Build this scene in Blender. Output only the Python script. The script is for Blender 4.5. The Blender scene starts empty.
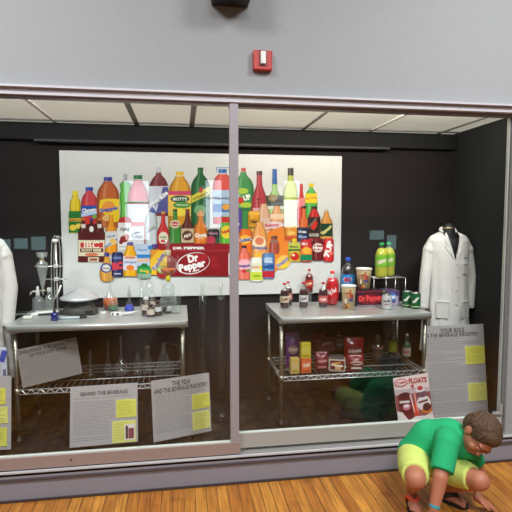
import bpy, bmesh, math, random
from mathutils import Vector, Matrix
random.seed(5)
C = bpy.context.scene
COL = C.collection
PI = math.pi
# ---------------------------------------------------------------- camera model (used to survey positions)
F=483.8; P_=math.radians(4.2); A_=math.radians(8.79); R_=math.radians(0.03); H=1.55
def ray(px,py):
    x=(px-256)/F; y=(256-py)/F
    c,s=math.cos(R_),math.sin(R_); x,y=c*x-s*y,s*x+c*y
    f=math.cos(P_)+y*math.sin(P_); z=-math.sin(P_)+y*math.cos(P_)
    return Vector((math.cos(A_)*x+math.sin(A_)*f, math.cos(A_)*f-math.sin(A_)*x, z))
def atY(px,py,Y):
    r=ray(px,py); t=Y/r[1]; return Vector((r[0]*t,Y,H+r[2]*t))
def atZ(px,py,Z):
    r=ray(px,py); t=(Z-H)/r[2]; return Vector((r[0]*t,r[1]*t,Z))
def mpp(p):   # metres per pixel at a point
    d=Vector((math.sin(A_)*math.cos(P_),math.cos(A_)*math.cos(P_),-math.sin(P_)))
    return (Vector(p)-Vector((0,0,H))).dot(d)/F
# ---------------------------------------------------------------- materials
def lin(c): return tuple(((v/255)/12.92 if v/255<=0.04045 else ((v/255+0.055)/1.055)**2.4) for v in c)
_M={}
def mat(rgb, rough=.5, metal=0., name=None, bump=0, bscale=200, emit=0, coat=0):
    key=(rgb,rough,metal,bump,bscale,emit,coat)
    if key in _M: return _M[key]
    m=bpy.data.materials.new(name or 'finish_%d_%d_%d'%rgb); m.use_nodes=True
    nt=m.node_tree; b=nt.nodes['Principled BSDF']
    col=lin(rgb)+(1,)
    # slight procedural variation on every finish
    tc=nt.nodes.new('ShaderNodeTexCoord'); nz=nt.nodes.new('ShaderNodeTexNoise'); nz.inputs['Scale'].default_value=bscale if bump else 30
    nz.inputs['Detail'].default_value=3
    nt.links.new(tc.outputs['Object'],nz.inputs['Vector'])
    mx=nt.nodes.new('ShaderNodeMix'); mx.data_type='RGBA'
    mx.inputs[6].default_value=tuple(v*.93 for v in col[:3])+(1,); mx.inputs[7].default_value=tuple(min(1,v*1.05) for v in col[:3])+(1,)
    nt.links.new(nz.outputs['Fac'],mx.inputs[0]); nt.links.new(mx.outputs[2],b.inputs['Base Color'])
    b.inputs['Roughness'].default_value=rough; b.inputs['Metallic'].default_value=metal
    if coat: b.inputs['Coat Weight'].default_value=coat
    if bump:
        bp=nt.nodes.new('ShaderNodeBump'); bp.inputs['Strength'].default_value=bump; bp.inputs['Distance'].default_value=.01
        nt.links.new(nz.outputs['Fac'],bp.inputs['Height']); nt.links.new(bp.outputs[0],b.inputs['Normal'])
    if emit:
        b.inputs['Emission Color'].default_value=col; b.inputs['Emission Strength'].default_value=emit
    _M[key]=m; return m
def glass_mat(name,tint=(.96,.98,.97),base=.045,edge=.75,rough=.0,mixdiff=0,dcol=(.8,.8,.8)):
    m=bpy.data.materials.new(name); m.use_nodes=True; nt=m.node_tree; nt.nodes.clear()
    out=nt.nodes.new('ShaderNodeOutputMaterial'); tr=nt.nodes.new('ShaderNodeBsdfTransparent'); gl=nt.nodes.new('ShaderNodeBsdfGlossy')
    tr.inputs[0].default_value=tint+(1,); gl.inputs['Roughness'].default_value=rough; gl.inputs[0].default_value=(1,1,1,1)
    lw=nt.nodes.new('ShaderNodeLayerWeight'); lw.inputs[0].default_value=.5
    pw=nt.nodes.new('ShaderNodeMath'); pw.operation='POWER'; pw.inputs[1].default_value=4
    ml=nt.nodes.new('ShaderNodeMath'); ml.operation='MULTIPLY_ADD'; ml.inputs[1].default_value=edge; ml.inputs[2].default_value=base
    nt.links.new(lw.outputs['Facing'],pw.inputs[0]); nt.links.new(pw.outputs[0],ml.inputs[0])
    mx=nt.nodes.new('ShaderNodeMixShader'); nt.links.new(ml.outputs[0],mx.inputs[0]); nt.links.new(tr.outputs[0],mx.inputs[1]); nt.links.new(gl.outputs[0],mx.inputs[2])
    last=mx
    if mixdiff:
        df=nt.nodes.new('ShaderNodeBsdfDiffuse'); df.inputs[0].default_value=dcol+(1,)
        m2=nt.nodes.new('ShaderNodeMixShader'); m2.inputs[0].default_value=mixdiff
        nt.links.new(mx.outputs[0],m2.inputs[1]); nt.links.new(df.outputs[0],m2.inputs[2]); last=m2
    nt.links.new(last.outputs[0],out.inputs[0]); return m
GLASS=glass_mat('window_glass',(.97,.985,.98),.038,.8)
LAB=glass_mat('lab_glass',(.93,.96,.95),.055,.9,.03,.045,(.8,.84,.84))
BRIGHT=glass_mat('cloudy_glass',(.9,.93,.92),.09,.9,.05,.16,(.85,.9,.88))
CLEAR=glass_mat('thin_clear_glass',(.95,.97,.96),.045,.7,.03)
PLASTIC=glass_mat('clear_plastic',(.94,.95,.95),.05,.7,.05,.03,(.7,.72,.72))
def liquid(name,col,d=.45): 
    l=lin(col); return glass_mat(name,tuple(min(1,v*1.1) for v in l),.05,.6,.03,d,l)
STEEL=mat((190,191,188),.36,.45,'brushed_steel',.05,90)
STEEL2=mat((150,145,132),.35,.9,'steel_post')
CHROME=mat((222,222,220),.25,.7,'chrome_wire')
ALU=mat((172,170,166),.4,.3,'aluminium')
BLACK=mat((22,20,21),.8,0,'black_fabric')
# ---------------------------------------------------------------- mesh builder
_txt={}
def text_mesh(s,bold=.0):
    k=(s,bold)
    if k in _txt: return _txt[k]
    cu=bpy.data.curves.new('lettering','FONT'); cu.body=s; cu.size=1; cu.resolution_u=2; cu.offset=bold; cu.align_x='LEFT'
    o=bpy.data.objects.new('lettering',cu); COL.objects.link(o)
    dg=bpy.context.evaluated_depsgraph_get(); me=bpy.data.meshes.new_from_object(o.evaluated_get(dg))
    vs=[v.co.copy() for v in me.vertices]; fs=[tuple(p.vertices) for p in me.polygons]
    bpy.data.objects.remove(o); bpy.data.curves.remove(cu); bpy.data.meshes.remove(me)
    if vs:
        x0=min(v.x for v in vs);x1=max(v.x for v in vs);y0=min(v.y for v in vs);y1=max(v.y for v in vs)
        vs=[((v.x-x0)/(x1-x0)-.5,(v.y-y0)/(y1-y0)-.5) for v in vs]
        ar=(x1-x0)/(y1-y0)
    else: ar=1
    _txt[k]=(vs,fs,ar); return _txt[k]
class MB:
    def __init__(s): s.v=[];s.f=[];s.m=[];s.sm=[];s.mats=[];s.T=Matrix.Identity(4)
    def mi(s,m):
        if m not in s.mats: s.mats.append(m)
        return s.mats.index(m)
    def add(s,vs,fs,m,smooth=False):
        o=len(s.v); s.v+=[s.T@Vector(v) for v in vs]; k=s.mi(m)
        for f in fs: s.f.append(tuple(o+i for i in f)); s.m.append(k); s.sm.append(smooth)
        return s
    def box(s,c,d,m,rot=None,taper=1.,bev=0):
        x,y,z=[a/2 for a in d]; c=Vector(c)
        if bev:
            b=min(bev,x*.9,y*.9,z*.9); bm=bmesh.new(); bmesh.ops.create_cube(bm,size=1)
            for v in bm.verts: v.co=Vector((v.co.x*2*x,v.co.y*2*y,v.co.z*2*z))
            bmesh.ops.bevel(bm,geom=bm.edges[:],offset=b,segments=2,affect='EDGES',profile=.5)
            vs=[v.co.copy() for v in bm.verts]; bm.verts.index_update(); fs=[[v.index for v in f.verts] for f in bm.faces]; bm.free()
        else:
            vs=[Vector((i*x*(taper if k>0 else 1),j*y*(taper if k>0 else 1),k*z)) for k in(-1,1) for j in(-1,1) for i in(-1,1)]
            fs=[(0,2,3,1),(4,5,7,6),(0,1,5,4),(2,6,7,3),(0,4,6,2),(1,3,7,5)]
        if rot is not None: vs=[rot@v for v in vs]
        return s.add([v+c for v in vs],fs,m)
    def lathe(s,prof,m,c=(0,0,0),seg=20,sx=1,sy=1,axis=None):
        c=Vector(c); vs=[];fs=[]
        q=Vector((0,0,1)).rotation_difference(Vector(axis)) if axis else None
        for r,z in prof:
            for i in range(seg):
                a=2*PI*i/seg; p=Vector((r*math.cos(a)*sx,r*math.sin(a)*sy,z))
                if q: p=q@p
                vs.append(p+c)
        n=len(prof)
        for j in range(n-1):
            for i in range(seg):
                k=(i+1)%seg; fs.append((j*seg+i,j*seg+k,(j+1)*seg+k,(j+1)*seg+i))
        if prof[0][0]>1e-5: fs.append(tuple(reversed(range(seg))))
        if prof[-1][0]>1e-5: fs.append(tuple((n-1)*seg+i for i in range(seg)))
        return s.add(vs,fs,m,True)
    def shell(s,prof,m,c=(0,0,0),seg=20,sx=1,sy=1):
        k=len(s.f); s.lathe(prof,m,c,seg,sx,sy)
        if prof[-1][0]>1e-5: s.f.pop();s.m.pop();s.sm.pop()
        return s
    def tube(s,pts,r,m,seg=8,closed=False):
        pts=[Vector(p) for p in pts]; rs=r if isinstance(r,(list,tuple)) else [r]*len(pts)
        vs=[];fs=[];n=len(pts); up=None
        for i,p in enumerate(pts):
            a=pts[max(i-1,0)];b=pts[min(i+1,n-1)]; t=(b-a).normalized()
            if up is None: up=Vector((0,0,1)) if abs(t.z)<.9 else Vector((1,0,0))
            u=(up-t*up.dot(t)).normalized(); w=t.cross(u); up=u
            for k in range(seg):
                an=2*PI*k/seg; vs.append(p+(u*math.cos(an)+w*math.sin(an))*rs[i])
        for i in range(n-1):
            for k in range(seg):
                l=(k+1)%seg; fs.append((i*seg+k,i*seg+l,(i+1)*seg+l,(i+1)*seg+k))
        fs.append(tuple(reversed(range(seg)))); fs.append(tuple((n-1)*seg+k for k in range(seg)))
        return s.add(vs,fs,m,True)
    def prism(s,pts,y0,y1,m):   # polygon in XZ extruded along Y
        n=len(pts); vs=[(x,y0,z) for x,z in pts]+[(x,y1,z) for x,z in pts]
        fs=[tuple(range(n)),tuple(reversed(range(n,2*n)))]+[(i,i+n,(i+1)%n+n,(i+1)%n) for i in range(n)]
        return s.add(vs,fs,m)
    def text(s,t,cx,cz,h,m,y=0,w=None,rot=0,bold=.02,R=None):
        """lettering in the XZ plane (facing -Y); R bends it round a cylinder of radius R about the Z axis"""
        vs,fs,ar=text_mesh(t,bold); W=w or h*ar; c,sn=math.cos(rot),math.sin(rot); out=[]
        for a,b in vs:
            x,z=a*W,b*h; x,z=x*c-z*sn,x*sn+z*c; x+=cx; z+=cz
            if R: an=x/R; out.append((R*math.sin(an),-R*math.cos(an),z))
            else: out.append((x,y,z))
        return s.add(out,fs,m)
    def build(s,name,parent=None,label=None,fixn=True):
        me=bpy.data.meshes.new(name); me.from_pydata([tuple(v) for v in s.v],[],s.f)
        for m in s.mats: me.materials.append(m)
        me.polygons.foreach_set('material_index',s.m); me.polygons.foreach_set('use_smooth',s.sm)
        me.validate(); me.update()
        o=bpy.data.objects.new(name,me); COL.objects.link(o)
        if parent: o.parent=parent
        if label: o['label']=label
        return o
def tag(o,label,cat,group=None,kind=None):
    o['label']=label; o['category']=cat
    if group: o['group']=group
    if kind: o['kind']=kind
    return o
def thing(name,label,cat,loc=(0,0,0),rz=0,group=None):
    o=bpy.data.objects.new(name,None); o.empty_display_size=.05; COL.objects.link(o); o.location=loc; o.rotation_euler=(0,0,rz)
    return tag(o,label,cat,group)
def struct(mb,name):
    o=mb.build(name); o['kind']='structure'; return o
def facing(p): return -math.atan2(p[0],p[1])

# ================================================================ SETTING
YG=2.74; YB=3.66; XR=2.17; XL=-1.75; ZF=.2; ZC=2.24
def wood_mat():
    m=bpy.data.materials.new('honey_wood_floor'); m.use_nodes=True; nt=m.node_tree; b=nt.nodes['Principled BSDF']
    tc=nt.nodes.new('ShaderNodeTexCoord'); mp=nt.nodes.new('ShaderNodeMapping'); mp.inputs['Rotation'].default_value=(0,0,PI/2)
    br=nt.nodes.new('ShaderNodeTexBrick'); br.offset=.37; br.inputs['Scale'].default_value=1
    br.inputs['Brick Width'].default_value=3.1; br.inputs['Row Height'].default_value=.062; br.inputs['Mortar Size'].default_value=.0018
    br.inputs['Color1'].default_value=lin((205,144,60))+(1,); br.inputs['Color2'].default_value=lin((174,108,40))+(1,); br.inputs['Mortar'].default_value=lin((84,50,22))+(1,)
    br.inputs['Bias'].default_value=0
    nt.links.new(tc.outputs['Object'],mp.inputs[0]); nt.links.new(mp.outputs[0],br.inputs[0])
    n=nt.nodes.new('ShaderNodeTexNoise'); n.inputs['Scale'].default_value=1; n.inputs['Detail'].default_value=6
    mp2=nt.nodes.new('ShaderNodeMapping'); mp2.inputs['Scale'].default_value=(60,4,1)
    nt.links.new(tc.outputs['Object'],mp2.inputs[0]); nt.links.new(mp2.outputs[0],n.inputs[0])
    n2=nt.nodes.new('ShaderNodeTexNoise'); n2.inputs['Scale'].default_value=9; nt.links.new(tc.outputs['Object'],n2.inputs[0])
    cr=nt.nodes.new('ShaderNodeValToRGB'); cr.color_ramp.elements[0].position=.35; cr.color_ramp.elements[0].color=(.55,.5,.45,1); cr.color_ramp.elements[1].position=.7; cr.color_ramp.elements[1].color=(1.15,1.1,1.05,1)
    nt.links.new(n.outputs[0],cr.inputs[0])
    mx=nt.nodes.new('ShaderNodeMix'); mx.data_type='RGBA'; mx.blend_type='MULTIPLY'; mx.inputs[0].default_value=.85
    nt.links.new(br.outputs[0],mx.inputs[6]); nt.links.new(cr.outputs[0],mx.inputs[7])
    cr2=nt.nodes.new('ShaderNodeValToRGB'); cr2.color_ramp.elements[0].position=.25; cr2.color_ramp.elements[0].color=(.4,.35,.3,1); cr2.color_ramp.elements[1].position=.42; cr2.color_ramp.elements[1].color=(1,1,1,1)
    nt.links.new(n2.outputs[0],cr2.inputs[0])
    m3=nt.nodes.new('ShaderNodeMix'); m3.data_type='RGBA'; m3.blend_type='MULTIPLY'; m3.inputs[0].default_value=.5
    nt.links.new(mx.outputs[2],m3.inputs[6]); nt.links.new(cr2.outputs[0],m3.inputs[7])
    nt.links.new(m3.outputs[2],b.inputs['Base Color']); b.inputs['Roughness'].default_value=.38
    bp=nt.nodes.new('ShaderNodeBump'); bp.inputs['Strength'].default_value=.15; bp.inputs['Distance'].default_value=.002
    nt.links.new(br.outputs['Fac'],bp.inputs['Height']); bp.invert=True; nt.links.new(bp.outputs[0],b.inputs['Normal'])
    return m
WALLG=mat((152,154,155),.75,0,'grey_wall_paint',.03,60)
struct(MB().box((.8,-1.65,-.03),(13,8.9,.06),wood_mat()),'floor')
w=MB(); w.box((.8,YG+.08,2.25+1.0),(13,.16,2.0),WALLG)
w.box((4.665,YG+.018,1.125),(5.23,.02,2.25),WALLG); w.box((-3.75,YG+.018,1.125),(3.9,.02,2.25),WALLG)
struct(w,'wall_front')
struct(MB().box((.8,-6.1,2.1),(13,.2,4.2),mat((58,54,52),.8,0,'dark_gallery_wall')),'wall_rear')
struct(MB().box((.8,-1.65,4.28),(13,8.9,.06),mat((70,70,72),.9,0,'dark_open_ceiling')),'ceiling')
DG=mat((58,54,52),.8,0,'dark_gallery_wall')
struct(MB().box((7.35,-1.65,2.1),(.1,8.9,4.2),DG),'wall_east'); struct(MB().box((-5.75,-1.65,2.1),(.1,8.9,4.2),DG),'wall_west')
# windows of the far side of the gallery (they show up as reflections in the case glass)
DAY=mat((225,236,250),.6,0,'daylight_pane',emit=5.5); DAY2=mat((150,190,190),.6,0,'shaded_daylight_pane',emit=3.0)
FRM=mat((60,58,56),.5,0,'window_frame_paint')
wins=[(.57,.96,1.37,2.5,DAY),(2.46,2.86,1.37,2.52,DAY),(-1.28,-.72,1.1,2.47,DAY),(-3.98,-3.74,.91,1.14,DAY2),(-3.69,-3.38,.91,1.16,DAY2),(-3.33,-3.0,.88,1.2,DAY2),(4.65,5.05,1.06,1.31,DAY2),(5.0+.1,5.38,.81,1.19,DAY2)]
for i,(x0,x1,z0,z1,m) in enumerate(wins):
    b=MB(); y=-5.98
    b.box(((x0+x1)/2,y,(z0+z1)/2),(x1-x0,.02,z1-z0),m)
    if m is DAY: b.box(((x0+x1)/2,y+.02,z0+(z1-z0)*.62),(x1-x0,.02,.04),FRM)
    for xx in (x0,x1): b.box((xx,y+.01,(z0+z1)/2),(.02,.04,z1-z0),FRM)
    for zz in (z0,z1): b.box(((x0+x1)/2,y+.01,zz),(x1-x0+.02,.04,.02),FRM)
    struct(b,'window_%d'%(i+3))
# ---- display case shell
BK=mat((26,17,18),.85,0,'case_back_dark_cloth',.2,8)
struct(MB().box(((XL+XR)/2,YB+.03,1.2),(XR-XL+.1,.06,2.4),BK),'wall_back')
struct(MB().box((XR+.03,3.25,1.2),(.06,.9,2.4),mat((22,23,25),.85,0,'case_side_panel')),'wall_right')
struct(MB().box((XL-.03,3.25,1.2),(.06,.9,2.4),mat((30,30,33),.7,0,'case_side_panel_left')),'wall_left')
struct(MB().box(((XL+XR)/2,3.23,ZF-.06),(XR-XL,.86,.06),BLACK),'trim_1')   # case deck
# ceiling of the case: white tiles in a T-bar grid, glow added to brighten them
TILE=mat((226,222,210),.8,0,'ceiling_tile_added_glow',emit=.4)
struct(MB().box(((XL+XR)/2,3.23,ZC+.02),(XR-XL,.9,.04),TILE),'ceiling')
BAR=mat((130,128,122),.5,0,'grid_bar_grey'); BARW=mat((250,250,248),.4,0,'grid_bar_white')
b=MB()
for X,wd,m in ((-1.45,.02,BAR),(-.86,.022,BARW),(-.305,.034,BAR),(.085,.034,BAR),(.92,.02,BAR),(1.45,.022,BARW),(2.02,.02,BAR)):
    b.box((X,3.2,ZC-.004),(wd,.86,.008),m)
b.box(((XL+XR)/2,3.56,ZC-.004),(XR-XL,.02,.008),BAR)
struct(b,'trim_2')
b=MB(); b.box(((XL+XR)/2,3.625,2.165),(XR-XL,.06,.11),mat((7,8,8),.8,0,'black_valance'),bev=.006)
b.box((.3,3.60,2.105),(2.6,.05,.022),mat((20,20,21),.5,0,'valance_lip'),bev=.004)
struct(b,'trim_3')
# ---- header, sill, kick base
PINK=mat((194,190,196),.4,.1,'pinkish_anodised_frame'); PINKD=mat((140,134,138),.45,.1,'pinkish_anodised_frame_dark')
b=MB(); X0,X1=-1.8,4.6; xc,xl=(X0+X1)/2,X1-X0
b.box((xc,YG-.012,2.2445),(xl,.05,.011),mat((196,194,202),.4,.1,'header_lip'))
b.box((xc,YG+.02,2.222),(xl,.07,.034),PINK)
b.box((1.2,YG+.045,2.197),(1.85,.05,.018),PINKD)
b.box((-.75,YG+.03,2.2),(2.1,.05,.012),PINKD)
struct(b,'trim_4')
b=MB()
BASE=mat((138,135,144),.6,0,'kick_base_paint',.03,60)
b.box((xc,YG+.03,.063),(xl,.06,.126),BASE)
b.box((xc,YG+.0235,.148),(xl,.067,.032),mat((142,138,146),.5,0,'sill_face'),bev=.004)
b.box((xc,YG+.008,.168),(xl,.052,.008),mat((186,190,196),.35,.1,'sill_track'),bev=.003)
b.box((xc,YG-.012,.1755),(xl,.012,.007),mat((212,218,224),.35,.1,'track_lip'))
b.box((xc,YG+.02,.129),(xl,.068,.006),mat((80,78,86),.6,0,'painted_sill_shadow'))  # solid dark strip, colours in the shade beneath the sill
b.box((xc,YG+.06,.164),(xl,.14,.03),mat((150,148,144),.5,.1,'inner_sill'))
b.box((xc,YG-.004,.0),(xl,.02,.02),mat((60,45,40),.7,0,'floor_joint'))
struct(b,'trim_5')
b=MB(); b.box((2.06,YG+.05,1.2),(.025,.03,1.98),ALU); b.box((2.034,YG+.06,1.2),(.008,.02,1.98),mat((205,208,205),.3,.4,'jamb_edge'))
struct(b,'trim_6')
# panes (sliding glass doors of the case)
def pane(x0,x1,z0,z1,y,nm,frame):
    g=MB().box(((x0+x1)/2,y,(z0+z1)/2),(x1-x0,.005,z1-z0),GLASS).build(nm); g['kind']='structure'
    fr=MB()
    for bx in frame: fr.box(*bx)
    f=fr.build('window_frame',g)
    return g
PR=mat((156,138,132),.4,.1,'pink_bottom_rail')
pane(-1.7,.28,.25,2.215,YG+.012,'window_1',[
  ((.298,YG+.012,1.23),(.049,.036,1.98),mat((156,149,154),.4,.1,'mullion_anodised')),
  ((-.685,YG+.008,.218),(2.03,.036,.066),PR),((-.71,YG+.012,.2545),(1.99,.02,.006),mat((214,222,214),.3,0,'glazing_bead')),
  ((-.62,YG-.011,.222),(.008,.003,.008),BLACK)])
pane(.30,2.035,.28,2.2,YG+.045,'window_2',[
  ((1.17,YG+.045,.243),(1.74,.03,.088),mat((168,168,162),.4,.1,'right_bottom_rail')),((1.17,YG+.045,.289),(1.74,.018,.006),mat((214,222,214),.3,0,'glazing_bead')),
  ((2.028,YG+.028,.33),(.02,.012,.07),ALU),((2.0,YG+.028,.31),(.05,.02,.014),ALU)])
# ---- black cloth on the case deck
b=MB(); nx,ny=150,34; vs=[];fs=[]
from mathutils import noise
for j in range(ny+1):
    for i in range(nx+1):
        x=XL+.01+(XR-XL-.02)*i/nx; y=2.84+(3.65-2.84)*j/ny
        e=min(1,min(j,ny-j)/3); back=max(0,(y-3.35)/.3)
        z=ZF-.026+ .032*e*(noise.noise(Vector((x*5,y*9,0)))+.8*noise.noise(Vector((x*13,y*7,3)))) +.035*back*(1+noise.noise(Vector((x*7,2,y*3))))
        vs.append((x,y,min(z,ZF-.006+.05*back)))
for j in range(ny):
    for i in range(nx):
        a=j*(nx+1)+i; fs.append((a,a+1,a+nx+2,a+nx+1))
b.add(vs,fs,mat((34,32,32),.3,0,'black_satin_cloth',.1,40),True)
tag(b.build('black_cloth'),'crumpled black cloth spread over the floor of the display case','cloth')
# ---- wall fittings
RED=mat((176,40,34),.4,0,'alarm_red')
p=atY(262,62,YG); a=thing('fire_alarm_strobe','small square red fire alarm strobe on the grey wall above the glass case','alarm',(p.x,YG,p.z-.055))
MB().box((0,-.018,.055),(.107,.036,.107),RED,bev=.006).build('housing',a)
b=MB(); b.box((0,-.045,.065),(.030,.02,.07),mat((225,225,220),.2,0,'strobe_lens'),bev=.006); b.build('lens',a,'clear white strobe lens')
MB().box((0,-.038,.065),(.04,.006,.082),mat((120,30,28),.4,0,'lens_bezel')).build('bezel',a)
a=thing('wall_speaker','black box speaker hung high on the grey wall at the top edge','speaker',(.277,YG,2.717))
MB().box((0,-.09,.13),(.205,.18,.26),mat((26,24,25),.5,0,'speaker_black'),bev=.01).build('cabinet',a)
MB().box((0,-.183,.135),(.18,.006,.22),mat((36,34,35),.8,0,'grille_black',.3,300)).build('grille',a)
MB().box((0,-.02,.3),(.06,.04,.12),mat((50,50,52),.5)).build('bracket',a)
# ================================================================ THE PRINTED POSTER (flat print; ink colours carried by a colour attribute)
YP=3.635
INK=bpy.data.materials.new('poster_print_ink'); INK.use_nodes=True
_n=INK.node_tree; _a=_n.nodes.new('ShaderNodeAttribute'); _a.attribute_name='ink'
_n.links.new(_a.outputs['Color'],_n.nodes['Principled BSDF'].inputs['Base Color']); _n.nodes['Principled BSDF'].inputs['Roughness'].default_value=.35
pa=atY(59,151,YP); pb=atY(341,155,YP); pc=atY(341,291,YP)
PX0,PX1,PZ0,PZ1=pa.x,1.235,.985,2.045
poster=thing('product_poster','wide white poster crowded with printed drink bottles, cans and cartons on the back wall','poster',((PX0+PX1)/2,YP+.01,PZ0))
po=poster.location.copy()
b=MB(); b.box((0,0,(PZ1-PZ0)/2),(PX1-PX0,.012,PZ1-PZ0),mat((220,221,219),.35,0,'poster_paper',coat=.7))
b.build('poster_board',poster)
def L(px,py): 
    p=atY(px,py,YP); return (p.x-po.x,p.z-po.z)
_layer=[0]
class Print:
    def __init__(s): s.v=[];s.f=[];s.c=[]; _layer[0]+=1; s.k=0; s.base=-.0065-_layer[0]*.00022
    def poly(s,pts,col,tess=True):   # pts in photo pixels
        y=s.base-s.k*.00002; s.k+=1
        o=len(s.v); s.v+=[(L(x,yy)[0],y,L(x,yy)[1]) for x,yy in pts]; s.f.append(tuple(range(o,o+len(pts)))); s.c.append(col); return s
    def rect(s,x0,y0,x1,y1,col,rot=0):
        cx,cy=(x0+x1)/2,(y0+y1)/2; c,n=math.cos(rot),math.sin(rot)
        return s.poly([(cx+(x-cx)*c+(y-cy)*n, cy-(x-cx)*n+(y-cy)*c) for x,y in ((x0,y1),(x1,y1),(x1,y0),(x0,y0))],col)
    def ell(s,cx,cy,rx,ry,col,rot=0):
        c,n=math.cos(rot),math.sin(rot)
        return s.poly([(cx+rx*math.cos(t)*c+ry*math.sin(t)*n, cy-rx*math.cos(t)*n+ry*math.sin(t)*c) for t in [2*PI*i/20 for i in range(20)]],col)
    def prof(s,cx,y0,y1,hw,shape,col,edge=.8):
        """silhouette given as (v from bottom 0..1, half width 0..1); bottle picture with its printed side tones"""
        yy=lambda v:y1+(y0-y1)*v
        s.poly([(cx-hw*w,yy(v)) for v,w in shape]+[(cx+hw*w,yy(v)) for v,w in reversed(shape)],tuple(c*edge for c in col))
        s.poly([(cx-hw*w*.72,yy(v)) for v,w in shape]+[(cx+hw*w*.72,yy(v)) for v,w in reversed(shape)],col)
        s.poly([(cx-hw*w*.45,yy(v)) for v,w in shape]+[(cx-hw*w*.2,yy(v)) for v,w in reversed(shape)],tuple(c+(255-c)*.22 for c in col))
        return s
    def txt(s,t,cx,cy,h,col,w=None,rot=0,bold=.03):
        vs,fs,ar=text_mesh(t,bold); W=w or h*ar; c,n=math.cos(rot),math.sin(rot); y=s.base-s.k*.00002; s.k+=1; o=len(s.v)
        for a,b in vs:
            x,z=a*W,b*h; p=L(cx+x*c-z*n, cy-(x*n+z*c)); s.v.append((p[0],y,p[1]))
        for f in fs: s.f.append(tuple(o+i for i in f)); s.c.append(col)
        return s
    def done(s,name):
        me=bpy.data.meshes.new(name); me.from_pydata(s.v,[],s.f)
        a=me.color_attributes.new('ink','FLOAT_COLOR','CORNER')
        for p,c in zip(me.polygons,s.c):
            cc=lin(tuple(min(255,v) for v in c))+(1,)
            for li in p.loop_indices: a.data[li].color=cc
        me.materials.append(INK); o=bpy.data.objects.new(name,me); COL.objects.link(o); o.parent=poster; return o
PET=[(0,.86),(.03,.96),(.08,1),(.68,1),(.76,.94),(.84,.72),(.89,.46),(.93,.29),(.97,.27)]
JUG=[(0,.9),(.04,1),(.55,1),(.68,.98),(.78,.88),(.86,.66),(.92,.44),(.96,.38)]
LONG=[(0,.9),(.03,1),(.5,1),(.6,.88),(.68,.55),(.78,.36),(.96,.3)]
CAN=[(0,.75),(.05,.97),(.09,1),(.9,1),(.96,.84),(1,.8)]
ROUND=[(0,.6),(.06,.85),(.25,1),(.45,.95),(.62,.62),(.75,.4),(.92,.34)]
def capd(pr,cx,y0,y1,hw,col): pr.rect(cx-hw,y0,cx+hw,y1,col); pr.rect(cx-hw*.5,y0,cx-hw*.1,y1,tuple(c+(255-c)*.25 for c in col))
W_=(245,245,242); BLU=(40,60,160)
def item(name,x0,x1,y0,y1,shape,col,cap=None,caph=3.5,capw=.32,extra=()):
    pr=Print(); cx=(x0+x1)/2; hw=(x1-x0)/2
    pr.prof(cx,y0+(caph*.6 if cap else 0),y1,hw,shape,col)
    if cap: capd(pr,cx,y0,y0+caph,hw*capw,cap)
    for e in extra: getattr(pr,e[0])(*e[1:])
    pr.done(name)
r=math.radians
# back rows first
item('printed_bottle',119.5,131,174,226,[(0,.9),(.1,1),(.4,.85),(.6,1),(.78,.8),(.88,1),(.95,.5)],(92,186,62),(170,172,174),8,.36)
item('printed_jug',127,149,175,244,JUG,(212,96,104),(24,112,52),4,.4,[('rect',127.5,204,148.5,222,(226,224,230)),('rect',127.5,201,148.5,203.2,(90,130,70)),('rect',128,222,148.5,226,(226,120,120))])
item('printed_bottle',149,168.5,167,216,[(0,1),(.55,1),(.7,.94),(.82,.65),(.9,.3),(1,.24)],(122,44,46),(198,200,204),5.5,.24,[('rect',149.2,186,168.3,213,(206,210,222)),('poly',[(156,213),(168.3,213),(168.3,187),(163,187)],(84,84,150)),('txt','Diet Rite',159,199,5.2,W_,22,r(42),.05),('txt','Diet',157,203,3,(40,50,140),7,r(42)),('poly',[(149.5,211),(152,213),(157,213),(152,206)],(60,80,160))])
item('printed_jug',168,191.5,171.5,232,JUG,(222,158,34),(232,186,30),4,.34,[('rect',168.2,191,191.2,195,(206,62,110)),('rect',168.2,195,191.2,216,(238,196,80)),('ell',180,199,9.5,3.6,(30,80,44)),('txt','MOTT\'S',180,199,3.2,W_,14),('ell',182,205,9,3.2,(74,150,50)),('txt','100% juice',182,205,1.8,W_,12),('ell',180,212,6,4,(244,220,70))])
item('printed_bottle',191,210,167.5,228,PET,(26,96,46),(20,84,40),4,.3,[('poly',[(191.5,203),(209.5,194),(209.5,186),(191.5,196)],(214,200,50)),('txt','Schweppes',200.5,196,3,(30,60,40),17,r(26),.03),('ell',200,210,6,5,(120,170,120)),('ell',201,190,2,3,(190,60,60))])
item('printed_jug',212.5,233,169,224,[(0,.95),(.6,1),(.78,.95),(.88,.75),(.95,.4)],(226,84,74),(34,92,176),4,.4,[('rect',217,167.3,229,168,(60,130,200)),('rect',216.4,167.3,217.2,172,(60,130,200)),('rect',228.8,167.3,229.6,172,(60,130,200)),('rect',212.8,190,232.8,217,(176,200,226)),('rect',212.8,204,232.8,212,(60,120,186)),('ell',226,207,4,3,(236,170,60)),('txt','Hawaiian',223,198,3,(90,100,120),16)])
item('printed_bottle',233,254,168,230,PET,(62,142,74),(198,56,44),3.5,.22,[('ell',243,191,5.5,3,(170,200,60)),('txt','7',238,198,7,W_,4.5,r(15),.06),('ell',240.6,200.5,3.4,3.4,(206,48,38)),('txt','UP',247,197.5,5.6,W_,7.5,r(15),.06),('ell',246,205,6,2.6,(176,200,56)),('rect',234,208,253,211,(40,110,60))])
item('printed_bottle',251,268,171,222,[(0,1),(.3,1),(.5,.86),(.68,.5),(.76,.34),(1,.3)],(178,54,62),(70,26,28),4,.34,[('txt','T',258.5,201,5,(90,30,34),4),('rect',253,208,267,216,(222,170,176))])
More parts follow.
